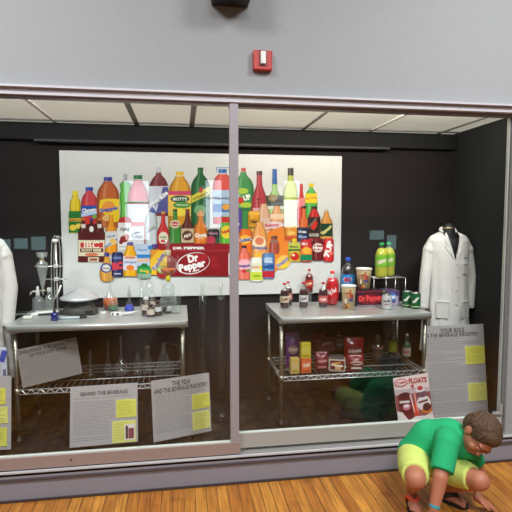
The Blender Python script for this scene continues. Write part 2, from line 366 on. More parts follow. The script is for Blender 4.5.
item('printed_bottle',265.5,284,169,224,[(0,1),(.45,1),(.55,.88),(.65,.5),(.73,.3),(1,.27)],(150,190,92),(26,84,166),15,.24,[('rect',266,195.5,283.6,206,(70,70,60)),('ell',273,198,4.5,3.6,(150,130,80)),('rect',266,206,283.6,209,(220,224,214))])
item('printed_bottle',283.5,298,168,240,[(0,1),(.72,1),(.82,.8),(.88,.4),(1,.36)],(186,198,74),(50,34,30),7.5,.4,[('rect',284,200,297.6,226,(214,214,196))])
item('printed_bottle',297,306,182,232,LONG,(206,44,40),None,3,.3,[('rect',297.4,198,305.8,207,(230,140,140))])
item('printed_bottle',305,317.5,183.5,228,PET,(86,180,80),(238,200,30),3.5,.4,[('rect',305.3,193.5,317.3,203,(240,206,40)),('txt','Sun Drop',311.3,198.3,2.6,(212,90,40),11,r(8),.04)])
item('printed_bottle',299,309,206,240,LONG,(226,112,56),(40,26,24),2.5,.5)
# second row
item('printed_squeeze_bottle',68.5,82,190.8,233,[(0,.96),(.44,1),(.5,.98),(.54,.8),(.66,.84),(.8,.78),(.9,.45),(1,.4)],(232,200,34),(236,214,30),4,.42,[('rect',68.8,211,81.8,232.6,(34,122,54)),('rect',69,218,81.6,221.4,(206,186,60)),('txt','ReaLemon',75.2,219.7,2,(190,50,40),11),('ell',73,227.5,3.6,3,(240,210,70)),('ell',78.5,226,3,2.6,(240,214,90))])
item('printed_bottle',81,97.6,187,228,JUG,(206,62,66),(36,66,160),3.6,.46,[('rect',81.2,205.5,97.4,216,(38,84,176)),('txt','Clamato',89.3,210,4.4,W_,14.5,r(6),.05),('poly',[(81.2,213),(97.4,210.5),(97.4,213.5),(81.2,217)],(190,214,240)),('ell',89,221,6,4.5,(220,60,50)),('ell',94.5,216.5,2.4,2,(120,180,60))])
item('printed_jug',96.6,119.4,177,228,JUG,(190,92,36),(44,48,150),3.8,.36,[('poly',[(100,200),(108,198.4),(119.2,199),(119.2,222),(112,222),(99,208)],(240,204,26)),('ell',108.6,207,6.5,6,(236,150,60)),('txt','Snapple',109,209.5,5,(245,240,235),19,r(10),.07),('txt','Snapple',109,209.5,5,(40,56,160),18,r(10),.05),('ell',107,218,5,3,(236,190,120))])
item('printed_bottle',105,117.4,213,254,LONG,(240,154,24),None,3,.3,[('poly',[(105.3,247),(117.2,243),(117.2,231),(105.3,231.5)],(216,216,214)),('txt','Nectar',111.2,236,2.4,(90,110,170),9,r(10)),('poly',[(105.3,246),(117.2,238),(117.2,240),(105.3,248)],(90,150,210)),('ell',113,241,3.2,2.6,(246,200,90))])
pr=Print(); 
for x in (83.5,91.5,99.5):
    pr.prof(x,218,242,4.6,LONG,(84,24,28)); pr.rect(x-1.6,218,x+1.6,220.4,(214,120,40) if x!=91.5 else (50,60,160)); pr.rect(x-2,224,x+2,228,(230,226,216)); 
pr.rect(78,232,105,262,(88,26,24)); pr.poly([(86,224),(97,224),(95,234),(88,234)],(88,26,24)); pr.ell(91.5,229,2.2,3,W_)
pr.rect(78.4,240,104.6,256,(232,222,190)); pr.rect(80.5,242.5,103,247.5,(200,48,44)); pr.txt('IBC',91.5,245,6.4,(245,236,214),15,0,.02)
pr.rect(80,248.3,103.4,252.2,(84,34,26)); pr.txt('ROOT BEER',91.7,250.2,2.6,(240,226,190),20,0,.04); pr.ell(91.7,254.4,7,1.6,(214,120,80)); pr.rect(88,257,99,262,(214,200,170)); pr.rect(90,258.4,97,260.6,(150,80,60))
pr.done('printed_six_pack')
pr=Print(); pr.ell(125,221.5,6.5,5,(196,44,44)); pr.rect(118,222.6,131,250,(232,232,230)); pr.txt('Q&J',124.6,229.5,4,(60,60,66),9,0,.05); pr.ell(124,239,4,3.4,(150,40,36)); pr.ell(127,237,2.6,3,(180,60,46)); pr.ell(121,242,2,2.2,(130,34,34)); pr.rect(119,246,130,247.2,(190,190,190)); pr.done('printed_box')
pr=Print(); pr.rect(131,226,144,246,(226,226,230)); pr.txt('Clear',137.5,236,5,(90,90,110),11.5,r(-6),.03); pr.ell(137.5,232.5,3.4,1,(110,110,130)); pr.done('printed_box')
item('printed_bottle',145,157.4,211,246,[(0,.9),(.06,1),(.7,1),(.84,.9),(.95,.6)],(206,212,218),None,3,.4,[('txt','Tonic',151,228,3.2,(150,150,70),9,r(22)),('poly',[(147,232),(156,227),(156,228),(147,233)],(90,90,150))])
item('printed_bottle',157,169.4,211.5,254,LONG,(204,44,48),(214,150,70),2.4,.34,[('ell',163.4,238,4.8,6.4,(232,222,198)),('txt','Nehi',163.4,237,2.6,(90,130,60),7),('ell',163.4,241,2.8,1.4,(200,60,50))])
item('printed_bottle',169,181.4,209,248,LONG,(62,134,52),(34,84,38),3,.34,[('ell',175,224,5,4.2,(226,214,180)),('ell',175,224,3.8,2.6,(196,70,70)),('txt','Canada',175,224,1.6,W_,6)])
item('printed_bottle',181,194,209,246,LONG,(96,38,32),(120,40,34),4,.3,[('rect',181.3,228.5,193.7,242.5,(206,186,150)),('ell',187.5,235.5,5.4,5,(96,46,34)),('txt','A&W',187.5,235.5,3.4,(240,232,216),8,r(16),.05)])
item('printed_bottle',194,207.4,210,247,LONG,(228,128,34),(222,170,110),3,.26,[('txt','Crush',200.8,235.2,4.2,W_,11.6,0,.06),('rect',198,238.2,204,238.8,(250,220,180)),('rect',197,212.5,204,216,(232,170,110))])
item('printed_can',207.4,219.4,229,246.5,CAN,(56,44,50),None,1,1,[('ell',211,240,4.5,4,(190,60,80)),('txt','Cherry',213.3,233.5,3,(226,170,190),9),('poly',[(214,246),(219,246),(219,236),(216,239)],(50,90,60))])
item('printed_can',220,233,216.5,246,CAN,(92,186,54),None,1,1,[('rect',220.3,217,232.7,222.5,(206,48,50)),('ell',226.8,232,6,6.5,(240,214,60)),('txt','Squirt',226.5,231.5,4.4,(206,50,40),11,r(14),.06)])
# right pane lower rows
item('printed_can',234,242,209,234,CAN,(96,76,160),None,1,1,[('ell',237,224,3,3.6,(60,50,130)),('txt','WB',237,224,3,W_,5)])
item('printed_bottle',256.5,271,204,240,[(0,1),(.6,1),(.78,.8),(.92,.5),(1,.45)],(222,176,142),None,2,.3,[('rect',256.8,218,270.6,232,(226,196,176))])
item('printed_bottle',270,284,206,240,[(0,1),(.6,1),(.78,.8),(.92,.5),(1,.45)],(224,150,70),None,2,.3,[('rect',270.2,214,283.8,219,(236,196,150)),('ell',274,225,9.5,3.6,(226,196,200)),('txt','Sunny',272,225.4,4,(196,44,60),15,r(4),.05),('rect',262,229.6,283,230.6,(200,70,70))])
item('printed_jar',248,260,211,232,CAN,(236,164,34),None,1,1,[('rect',248.6,212,259.4,215,(240,190,70)),('ell',254,222,4.6,3.6,(214,150,40)),('txt','Nut',254,221.6,3.4,(90,60,30),7,0,.06),('rect',248.4,226.5,259.8,228.6,(130,120,50))])
item('printed_can',239,252.4,229,262,CAN,(236,112,34),None,1,1,[('ell',245,239.4,5.8,4.6,(248,186,60)),('txt','Sunkist',245.4,239.6,4.2,W_,12,r(10),.1),('txt','Sunkist',245.4,239.6,4,(54,64,150),11.4,r(10),.03)])
pr=Print(); pr.poly([(284,263),(273.5,274),(262,240),(268,232),(282,226),(292,252),(290.5,262)],(238,136,48)); pr.poly([(273,236),(278,235),(281,250),(272,254)],(226,120,44)); pr.ell(283.2,262,8,6.4,(248,196,90),r(35)) ; pr.txt('Snapple',283,262,4.8,(246,240,232),16,r(38),.07); pr.txt('Snapple',283,262,4.8,(60,80,160),15.4,r(38),.03); pr.ell(285,266,3.4,2,(250,214,60),r(38)); pr.done('printed_carton')
item('printed_bottle',251.5,267.6,222,260,[(0,.95),(.1,1),(.6,1),(.76,.8),(.9,.5),(1,.46)],(238,166,92),None,2,.3,[('ell',259,243,6.8,7,(244,220,190)),('ell',259.4,241,4.4,4,(226,130,90)),('txt','Snapple',260,248,4.4,(70,84,150),15,r(-2),.04),('poly',[(254,256),(258,252),(262,256),(260,259)],(240,190,50))])
item('printed_bottle',269,279,236,254,[(0,.9),(.1,1),(.55,1),(.72,.8),(.84,.5),(1,.5)],(170,80,66),(90,60,56),2.6,.6,[('rect',270,240,278,243,(150,110,100))])
item('printed_bottle',237,251,245.6,279.5,[(0,.92),(.1,1),(.62,1),(.78,.8),(.9,.44),(1,.42)],(236,116,96),(50,30,30),2.6,.34,[('ell',244.5,265,6.6,6,(240,180,190)),('txt','Snapple',244.4,266,4.2,(60,70,150),13.6,r(2),.04),('ell',244,271,2.6,1.8,(200,50,60)),('ell',248,270.4,2,1.4,(110,160,60))])
item('printed_can',250,263,257.4,281.4,CAN,(240,240,230),None,1,1,[('rect',250.4,272,262.6,280,(204,222,60)),('ell',256.5,267,5,4.6,(224,226,196)),('txt','Fresca',256.4,267,3,(220,100,80),8.6,r(6)),('rect',253,275.4,260,276.6,(110,150,60)),('ell',261,268,2,2.6,(236,210,60))])
item('printed_can',262,274.6,253,278.6,CAN,(86,132,186),None,1,1,[('rect',262.4,271,274.2,277.4,(196,40,54)),('ell',268,259,4.4,2,(170,200,226)),('poly',[(262.4,266),(274.2,264),(274.2,269),(262.4,268)],(30,80,150)),('txt','Welch',268.2,261.6,2.4,W_,8)])
item('printed_carton',284,299,227,241,[(0,1),(1,1)],(232,150,56),None,1,1,[('rect',284.4,236,298.6,240.6,(210,90,50)),('ell',291,233,4,2,(246,200,110))])
item('printed_bottle',296.8,308.4,227.4,241,CAN,(36,48,84),None,1,1,[('txt','Deja',302.4,232,3,W_,8,0,.04),('txt','Blue',302.4,236.6,2.8,(170,190,226),8)])
item('printed_bottle',307.6,320.4,206.4,239,[(0,.95),(.55,1),(.68,.95),(.8,.75),(.92,.45),(1,.45)],(208,44,38),(46,30,28),2.8,.42,[('rect',307.8,217,320.2,238.4,(56,40,38)),('ell',314,225,2.8,5,(214,52,40),r(-20)),('poly',[(308,226),(316,217.5),(317.2,218),(308.4,229)],(120,110,104)),('txt','GOOD',313.8,235,3.4,(206,196,186),10,0,.05)])
item('printed_bottle',320,332.6,209,239,[(0,1),(.5,1),(.66,.84),(.8,.45),(1,.3)],(222,152,76),(200,190,176),2.6,.28,[('rect',320.2,223.6,332.4,236.4,(28,64,40)),('txt','Vernors',326.2,230,3.8,(236,226,150),13,r(40),.06)])
item('printed_pouch',288,300.4,238.6,261.4,[(0,1),(.8,1),(.86,.85),(.9,.4),(1,.36)],(214,192,60),(238,206,20),2.8,.36,[('rect',288.4,244,300,249,(204,206,90)),('txt',"Mott's",294.2,246.6,2.6,(50,90,40),9,0,.04),('rect',288.4,249,300,251,(60,110,50)),('ell',294.6,256.4,4.4,4.2,(198,44,34)),('ell',293.2,255,1.6,1.4,(246,220,180))])
item('printed_can',300.2,312.2,239.4,261.8,CAN,(206,44,50),None,1,1,[('rect',300.5,254.4,311.9,260.6,(24,130,84)),('poly',[(300.6,254.6),(311.8,254.6),(311.8,249),(306,246),(300.6,249.4)],(236,130,60)),('ell',306.4,250.6,3.8,3.2,(244,186,66)),('txt','Hi-C',304.6,243.8,2.6,W_,6,0,.04)])
item('printed_can',312,323.2,238.8,260.4,CAN,(112,30,32),None,1,1,[('ell',317.6,247.6,5.4,4.6,(222,206,200)),('rect',312.4,245.4,322.8,249.8,(176,40,44)),('txt','Hires',317.6,247.6,3.4,W_,9.6,0,.05)])
item('printed_can',323,333.6,238.4,261.6,CAN,(208,40,46),None,1,1,[('txt','7UP',328.4,249,6,W_,17,r(74),.07),('ell',331,253,1.8,2,(240,120,110))])
# bottom row, left pane
pr=Print(); pr.rect(157,243.4,229.8,251,(150,24,36)); pr.rect(157,251,229.8,276,(138,18,28)); pr.rect(157,250.6,229.8,251,(190,80,86))
pr.txt('DR PEPPER',189,248,2.6,W_,32,0,.06); pr.rect(228.4,253,230,275,(224,226,228)); pr.ell(214,262,4.6,6.5,(150,26,36)); pr.txt('23',216,266.4,5,(160,32,40),7)
pr.ell(193,263.2,17,10.6,(224,222,222),r(14)); pr.ell(193.4,263,16.2,9.7,(140,14,24),r(14)); pr.ell(197,258,11,4.4,(170,30,38),r(8))
pr.txt('Dr',193,258,8,W_,10.5,r(12),.05); pr.txt('Pepper',192.4,266.4,10,W_,27,r(13),.05); pr.txt('1885',196,270.4,1.6,W_,7,r(13)); pr.done('printed_twelve_pack')
pr=Print(); pr.ell(137,254,1,1,(200,215,235)); pr.rect(134.6,244,150,266,(186,206,228)); pr.rect(134.8,254.4,149.8,258,(40,130,200)); pr.rect(135,258,149.8,262,(226,190,170)); pr.txt('Aqua',142,250,3,(110,140,190),11); pr.poly([(148,246),(153,245),(153,249),(148,249)],(50,130,200)); pr.done('printed_bottle')
item('printed_bottle',150,160,244,262,ROUND,(96,52,60),(70,50,130),3,.6)
pr=Print(); pr.rect(150.4,250,167,275,(240,190,44),r(-4)); pr.txt('Yoo-hoo',158.4,262,5.4,(245,240,230),21,r(60),.14); pr.txt('Yoo-hoo',158.4,262,5.4,(64,54,134),20,r(60),.05); pr.poly([(151,250),(160,249),(151,259)],(226,150,50)); pr.done('printed_carton')
pr=Print(); pr.ell(163,272,6.6,6.4,(176,44,48)); pr.ell(161.5,269.5,4.4,3.6,(150,190,70)); pr.ell(161,269.5,2,1.6,(240,240,220)); pr.done('printed_fruit_cup')
pr=Print(); pr.ell(144.4,271.4,7.2,7.2,(24,140,58)); pr.rect(141.6,263.4,147,267,(30,120,54)); pr.rect(138,273,151,278,(150,180,160)) ; pr.ell(144.4,270.6,6.6,3.4,(44,166,74)); pr.txt('Sun',144,270.4,2.4,(240,220,90),8); pr.ell(147.6,272,1.8,1.6,(236,170,60)); pr.done('printed_jar')
item('printed_bottle',99.6,114.2,252.4,281.2,ROUND,(222,156,50),(52,48,130),3.4,.34,[('ell',106.4,267.8,5.8,4.9,(40,60,150)),('ell',106.4,267.8,4.3,3.5,(226,216,196)),('txt','Nantucket',106.4,268,1.8,(60,80,150),7.6,0,.03)])
item('printed_can',111.8,123.6,252,276.6,CAN,(40,44,92),None,1,1,[('txt','RC',117.6,265.6,8,(216,62,76),10.6,r(8),.09),('rect',113.6,256.6,121.6,259,(110,130,180)),('rect',114,273,121,274.2,(190,190,200))])
item('printed_bottle',123.2,137.2,242,276,[(0,.97),(.62,1),(.72,.86),(.86,.56),(1,.46)],(242,176,24),(92,70,150),3.4,.42,[('rect',123.4,255.8,137,270,(214,218,232)),('rect',125,256.2,135.4,258.6,(226,130,80)),('txt','Orchard',130.2,262,2.6,(70,90,150),11,0,.03),('ell',130.4,267.6,4,2.8,(238,130,50))])
# ================================================================ STEEL TABLES WITH WIRE SHELF
ZT=.93; YF=3.0; YK=3.555; ZS=.524
def wire_mb(x0,x1,y0,y1,z):
    b=MB(); r=.0032
    for zz in (z,z-.028):
        for (a,c) in (((x0,y0),(x1,y0)),((x0,y1),(x1,y1)),((x0,y0),(x0,y1)),((x1,y0),(x1,y1))):
            b.tube([(a[0],a[1],zz),(c[0],c[1],zz)],r+.0008,CHROME,6)
    for yy in (y0,y1):
        n=int((x1-x0)/.055); pts=[(x0+(x1-x0)*i/(2*n),yy,z if i%2 else z-.028) for i in range(2*n+1)]; b.tube(pts,r*1.25,CHROME,5)
    for xx in (x0,x1):
        n=10; b.tube([(xx,y0+(y1-y0)*i/(2*n),z if i%2 else z-.028) for i in range(2*n+1)],r*.9,CHROME,5)
    n=int((x1-x0)/.035)
    for i in range(1,n): b.tube([(x0+(x1-x0)*i/n,y0,z+.002),(x0+(x1-x0)*i/n,y1,z+.002)],.0011,CHROME,4)
    for k in (1,2): b.tube([(x0,y0+(y1-y0)*k/3,z-.003),(x1,y0+(y1-y0)*k/3,z-.003)],r,CHROME,6)
    return b
def table(x0,x1,label,legx):
    t=thing('work_table',label,'table',((x0+x1)/2,(YF+YK)/2,ZF),0,'stainless steel tables in the display case')
    hw=(x1-x0)/2; hd=(YK-YF)/2; zt=ZT-ZF
    b=MB(); b.box((0,0,zt-.007),(2*hw,2*hd,.014),STEEL,bev=.003)
    b.tube([(-hw+.01,-hd+.006,zt-.019),(hw-.01,-hd+.006,zt-.019)],.018,STEEL,12)
    b.box((0,-hd+.004,zt-.026),(2*hw-.02,.008,.028),STEEL)
    b.box((-hw+.004,0,zt-.026),(.008,2*hd-.02,.034),STEEL); b.box((hw-.004,0,zt-.026),(.008,2*hd-.02,.034),STEEL); b.box((0,hd-.004,zt-.02),(2*hw-.02,.008,.03),STEEL)
    b.build('tabletop',t)
    for sx in (-1,1):
        for sy in (-1,1):
            X=sx*(hw-legx); Y=sy*(hd-.06)
            b=MB(); b.lathe([(.0145,.04),(.0145,zt-.04)],STEEL2,(X,Y,0),14)
            for k in range(9): b.lathe([(.0152,.08+k*.07),(.0152,.0835+k*.07)],mat((90,86,78),.5,.6,'post_groove'),(X,Y,0),14)
            b.lathe([(.021,zt-.06),(.021,zt-.03)],STEEL2,(X,Y,0),14); b.lathe([(.02,ZS-ZF-.035),(.018,ZS-ZF+.008)],STEEL2,(X,Y,0),14)
            lg=b.build('leg',t)
            MB().lathe([(.018,0.0),(.018,.01),(.008,.018),(.008,.045)],mat((60,60,60),.5,0,'rubber_foot_grey'),(X,Y,0),12).build('levelling_foot',lg)
    wire_mb(-hw+legx,hw-legx,-hd+.05,hd-.05,ZS-ZF).build('wire_shelf',t)
    return t
table(.622,1.665,'stainless steel worktable holding the soda bottles, cups and cans, in the right pane',.02)
table(-1.03,.036,'stainless steel worktable covered with laboratory glassware, behind the left pane',.035)

# ================================================================ INFORMATION BOARDS
GB=mat((170,166,168),.6,0,'board_grey_print'); INKD=mat((30,28,28),.6,0,'board_text_dark'); INKL=mat((130,126,127),.6,0,'board_text_small')
YEL=mat((216,212,92),.6,0,'yellow_note'); YEL2=mat((220,216,120),.6,0,'yellow_note_pale'); YINK=mat((150,150,50),.6,0,'note_text')
def board(label,BL,az,th,W_,h,titles,notes,roll=0,col=GB,cols=None,zl=None):
    root=thing('information_board',label,'sign',BL,0,'information boards in the display case')
    root.rotation_euler=(Matrix.Rotation(math.radians(az),3,'Z')@Matrix.Rotation(-math.radians(th),3,'X')@Matrix.Rotation(-math.radians(roll),3,'Y')).to_euler()
    b=MB(); b.box((W_/2,.004,h/2),(W_,.008,h),col)
    y=-.0006
    for s,cx,cz,tw,th_ in titles: b.text(s,cx*W_,h-cz*h,th_*1.35,INKD,y,w=tw*W_,bold=.02)
    rnd=random.Random(len(label)); z=h*(1-titles[-1][2])-.028 if titles else h-.03
    nl=[(n[0]*W_,n[1]*h,n[2]*W_,n[3]*h) for n in notes]
    while z>.03:
        x1=W_*.93
        for n in nl:
            if z<h-n[1]+.012 and z>h-n[3]-.012: x1=min(x1,n[0]-.012)
        x=W_*.05; end=x1 if rnd.random()>.25 else x+(x1-x)*rnd.uniform(.4,.9)
        while x<end:
            l=rnd.uniform(.008,.026); e=min(x+l,end); b.add([(x,y,z),(e,y,z),(e,y,z+.0035),(x,y,z+.0035)],[(0,1,2,3)],INKL); x=e+.0035
        z-=.0125 if rnd.random()>.12 else .022
    b.build('panel',root)
    for i,n in enumerate(nl):
        q=MB(); q.box(((n[0]+n[2])/2,-.0025,h-(n[1]+n[3])/2),(n[2]-n[0],.003,n[3]-n[1]),YEL if i%2==0 else YEL2)
        zz=h-n[1]-.012; 
        while zz>h-n[3]+.008:
            xx=n[0]+.008; e=n[0]+(n[2]-n[0])*rnd.uniform(.6,.93)
            if notes[i][4:] and zz<h-n[1]-.02: e=n[0]+(n[2]-n[0])*.5
            q.add([(xx,-.0045,zz),(e,-.0045,zz),(e,-.0045,zz+.002),(xx,-.0045,zz+.002)],[(0,1,2,3)],YINK); zz-=.009
        o=q.build('yellow_note',root)
        if notes[i][4:]:
            q=MB(); xa=n[0]+(n[2]-n[0])*.52; xb=n[2]-.006; za=h-n[3]+.012; zb=h-n[1]-.024
            q.add([(xa,-.0052,za),(xb,-.0052,za),(xb,-.0052,zb),(xa,-.0052,zb)],[(0,1,2,3)],mat((222,214,214),.5,0,'photo_paper'))
            q.add([(xa+.006,-.0056,za+.008),(xa+.021,-.0056,za+.008),(xa+.021,-.0056,zb-.012),(xa+.012,-.0056,zb-.004),(xa+.006,-.0056,zb-.012)],[(0,1,2,3,4)],mat((84,40,48),.5,0,'photo_bottle'))
            q.add([(xa+.023,-.0056,za+.008),(xb-.005,-.0056,za+.008),(xb-.005,-.0056,zb-.022),(xa+.023,-.0056,zb-.022)],[(0,1,2,3)],mat((130,60,70),.5,0,'photo_cup'))
            q.build('photograph',o)
    return root
board('grey text board headed BEHIND THE BEVERAGE with two yellow notes, before left table',(-.67,2.925,.2),2.75,13,.395,.352,[('BEHIND THE BEVERAGE',.5,.135,.7,.017)],[(.68,.27,.98,.57),(.62,.625,.97,.985,1)])
board('grey text board headed THE FDA AND THE BEVERAGE INDUSTRY, left of the mullion',(-.18,2.92,.2),17.0,6,.375,.372,[('THE FDA',.5,.09,.32,.022),('AND THE BEVERAGE INDUSTRY',.5,.185,.92,.022)],[(.68,.33,.985,.58),(.67,.63,.975,.93)])
board('tall grey text board headed YOUR ROLE, leaning in front of the white coat at right',(1.648,2.992,.2),2.4,8,.465,.625,[('YOUR ROLE',.47,.055,.4,.024),('IN THE BEVERAGE INDUSTRY',.46,.105,.88,.02)],[(.67,.24,.99,.44),(.685,.65,.99,.845)])
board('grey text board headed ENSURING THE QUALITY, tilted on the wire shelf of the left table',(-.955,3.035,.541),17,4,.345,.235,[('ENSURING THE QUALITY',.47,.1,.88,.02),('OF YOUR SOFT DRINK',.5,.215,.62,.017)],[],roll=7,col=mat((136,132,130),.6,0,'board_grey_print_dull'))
board('grey text board with three yellow notes cut off by the left edge of the view',(-1.44,2.96,.2),0,7,.43,.43,[('THE HISTORY',.45,.1,.6,.024)],[(.62,.16,.93,.38),(.64,.42,.96,.64),(.62,.7,.95,.95)])
# picture flyer
root=thing('picture_flyer','red and white ice cream float picture flyer standing below the right table shelf','flyer',(1.408,2.93,.205))
root.rotation_euler=(Matrix.Rotation(math.radians(5),3,'Z')@Matrix.Rotation(-math.radians(10),3,'X')@Matrix.Rotation(math.radians(-3.5),3,'Y')).to_euler()
b=MB(); fw,fh=.262,.30; b.box((fw/2,.003,fh/2),(fw,.006,fh),mat((226,206,204),.5,0,'flyer_paper'))
_k=[0]
def fp(pts,c,rgh=.4): _k[0]+=1; b.add([(x*fw,-.0004-.00015*_k[0],z*fh) for x,z in pts],[tuple(range(len(pts)))],mat(c,rgh,0))
def fe(cx,cz,rx,rz,c,n=16): fp([(cx+rx*math.cos(2*PI*i/n),cz+rz*math.sin(2*PI*i/n)) for i in range(n)],c)
fp([(0,.22),(.3,.04),(.7,.05),(1,.16),(1,.64),(0,.66)],(150,84,88)); fp([(.0,.62),(1,.6),(1,.7),(.0,.74)],(196,176,178))
fp([(.06,.18),(.3,.04),(.46,.08),(.42,.56),(.08,.62)],(112,40,44)); fe(.26,.6,.17,.06,(96,36,40)); fp([(.1,.44),(.38,.42),(.38,.47),(.1,.49)],(226,214,214)); fe(.28,.34,.11,.07,(214,130,150)); fe(.28,.36,.08,.03,(240,230,230))
fp([(.46,.14),(.6,.1),(.62,.36),(.46,.4)],(226,66,46)); fp([(.4,.58),(.44,.62),(.5,.2),(.47,.2)],(230,190,190)); fp([(.52,.62),(.56,.62),(.6,.2),(.56,.2)],(232,150,140)); 
fe(.78,.36,.2,.17,(226,214,216)); fe(.76,.56,.16,.07,(110,74,92)); fe(.72,.66,.14,.05,(226,216,220)); fe(.84,.2,.16,.07,(206,110,50)); fe(.85,.27,.12,.09,(84,40,44)); fe(.72,.7,.08,.05,(190,60,80)); fp([(.62,.37),(.9,.4),(.9,.44),(.62,.41)],(110,40,50))
fp([(0,0),(1,0),(1,.07),(.5,.11),(.3,.04),(.14,.24),(0,.28)],(236,222,218))
RD=mat((178,52,66),.5,0,'flyer_red')
fe(.2,.88,.19,.09,(190,70,80)); fe(.2,.88,.16,.07,(230,206,206)); b.text('Treats',.2*fw,.885*fh,.02,RD,-.004,w=.07,rot=.1,bold=.03); b.text('FLOATS',.68*fw,.88*fh,.036,RD,-.004,w=.135,rot=-.05,bold=.0); b.text('FLOATS',.68*fw,.88*fh,.036,RD,-.0041,w=.135,rot=-.05,bold=.03); fp([(.46,.8),(.56,.8),(.52,.7)],(178,52,66))
b.build('flyer_sheet',root)

# ================================================================ LAB COATS ON MANNEQUINS
def sdf_mesh(blobs,voxel,name,m,parent=None,smooth=6,cuts=(),label=None,subd=0):
    """union of ellipsoids ('e',centre,(rx,ry,rz),rotation) and tapered capsules ('c',a,b,ra,rb) remeshed into one continuous skin"""
    bm=bmesh.new()
    for bl in blobs:
        if bl[0]=='e':
            _,c,rr,rot=bl; mt=Matrix.Translation(c)@(rot.to_4x4() if rot else Matrix.Identity(4))@Matrix.Diagonal((*rr,1))
            bmesh.ops.create_icosphere(bm,subdivisions=3,radius=1,matrix=mt)
        else:
            _,a,b2,ra,rb=bl[:5]; a=Vector(a); b2=Vector(b2); d=b2-a; l=d.length
            q=Vector((0,0,1)).rotation_difference(d).to_matrix().to_4x4(); fl=bl[5] if len(bl)>5 else 1.
            roll=Matrix.Rotation(bl[6],4,'Z') if len(bl)>6 else Matrix.Identity(4)
            mt=Matrix.Translation(a)@q@roll@Matrix.Diagonal((1,fl,1,1))@Matrix.Translation((0,0,l/2))
            bmesh.ops.create_cone(bm,cap_ends=True,segments=24,radius1=ra,radius2=rb,depth=l,matrix=mt)
            if bl[0]=='c':
                for p,rd in((a,ra),(b2,rb)): bmesh.ops.create_icosphere(bm,subdivisions=3,radius=1,matrix=Matrix.Translation(p)@q@roll@Matrix.Diagonal((rd,rd*fl,rd,1)))
            elif bl[0]=='h':   # round at a, flat hem at b
                bmesh.ops.create_icosphere(bm,subdivisions=3,radius=1,matrix=Matrix.Translation(a)@q@roll@Matrix.Diagonal((ra,ra*fl,ra,1)))
    me=bpy.data.meshes.new(name); bm.to_mesh(me); bm.free()
    o=bpy.data.objects.new(name,me); COL.objects.link(o)
    rm=o.modifiers.new('r','REMESH'); rm.mode='VOXEL'; rm.voxel_size=voxel; rm.use_smooth_shade=True
    sm=o.modifiers.new('s','SMOOTH'); sm.iterations=smooth; sm.factor=.5
    dg=bpy.context.evaluated_depsgraph_get(); dg.update(); me2=bpy.data.meshes.new_from_object(o.evaluated_get(dg)); me2.name=name
    o.modifiers.clear(); o.data=me2; bpy.data.meshes.remove(me)
    me2.materials.clear(); me2.materials.append(m)
    for p in me2.polygons: p.use_smooth=True; p.material_index=0
    if parent: o.parent=parent
    if label: o['label']=label
    return o
COAT=mat((214,212,208),.8,0,'white_cotton',.35,25)
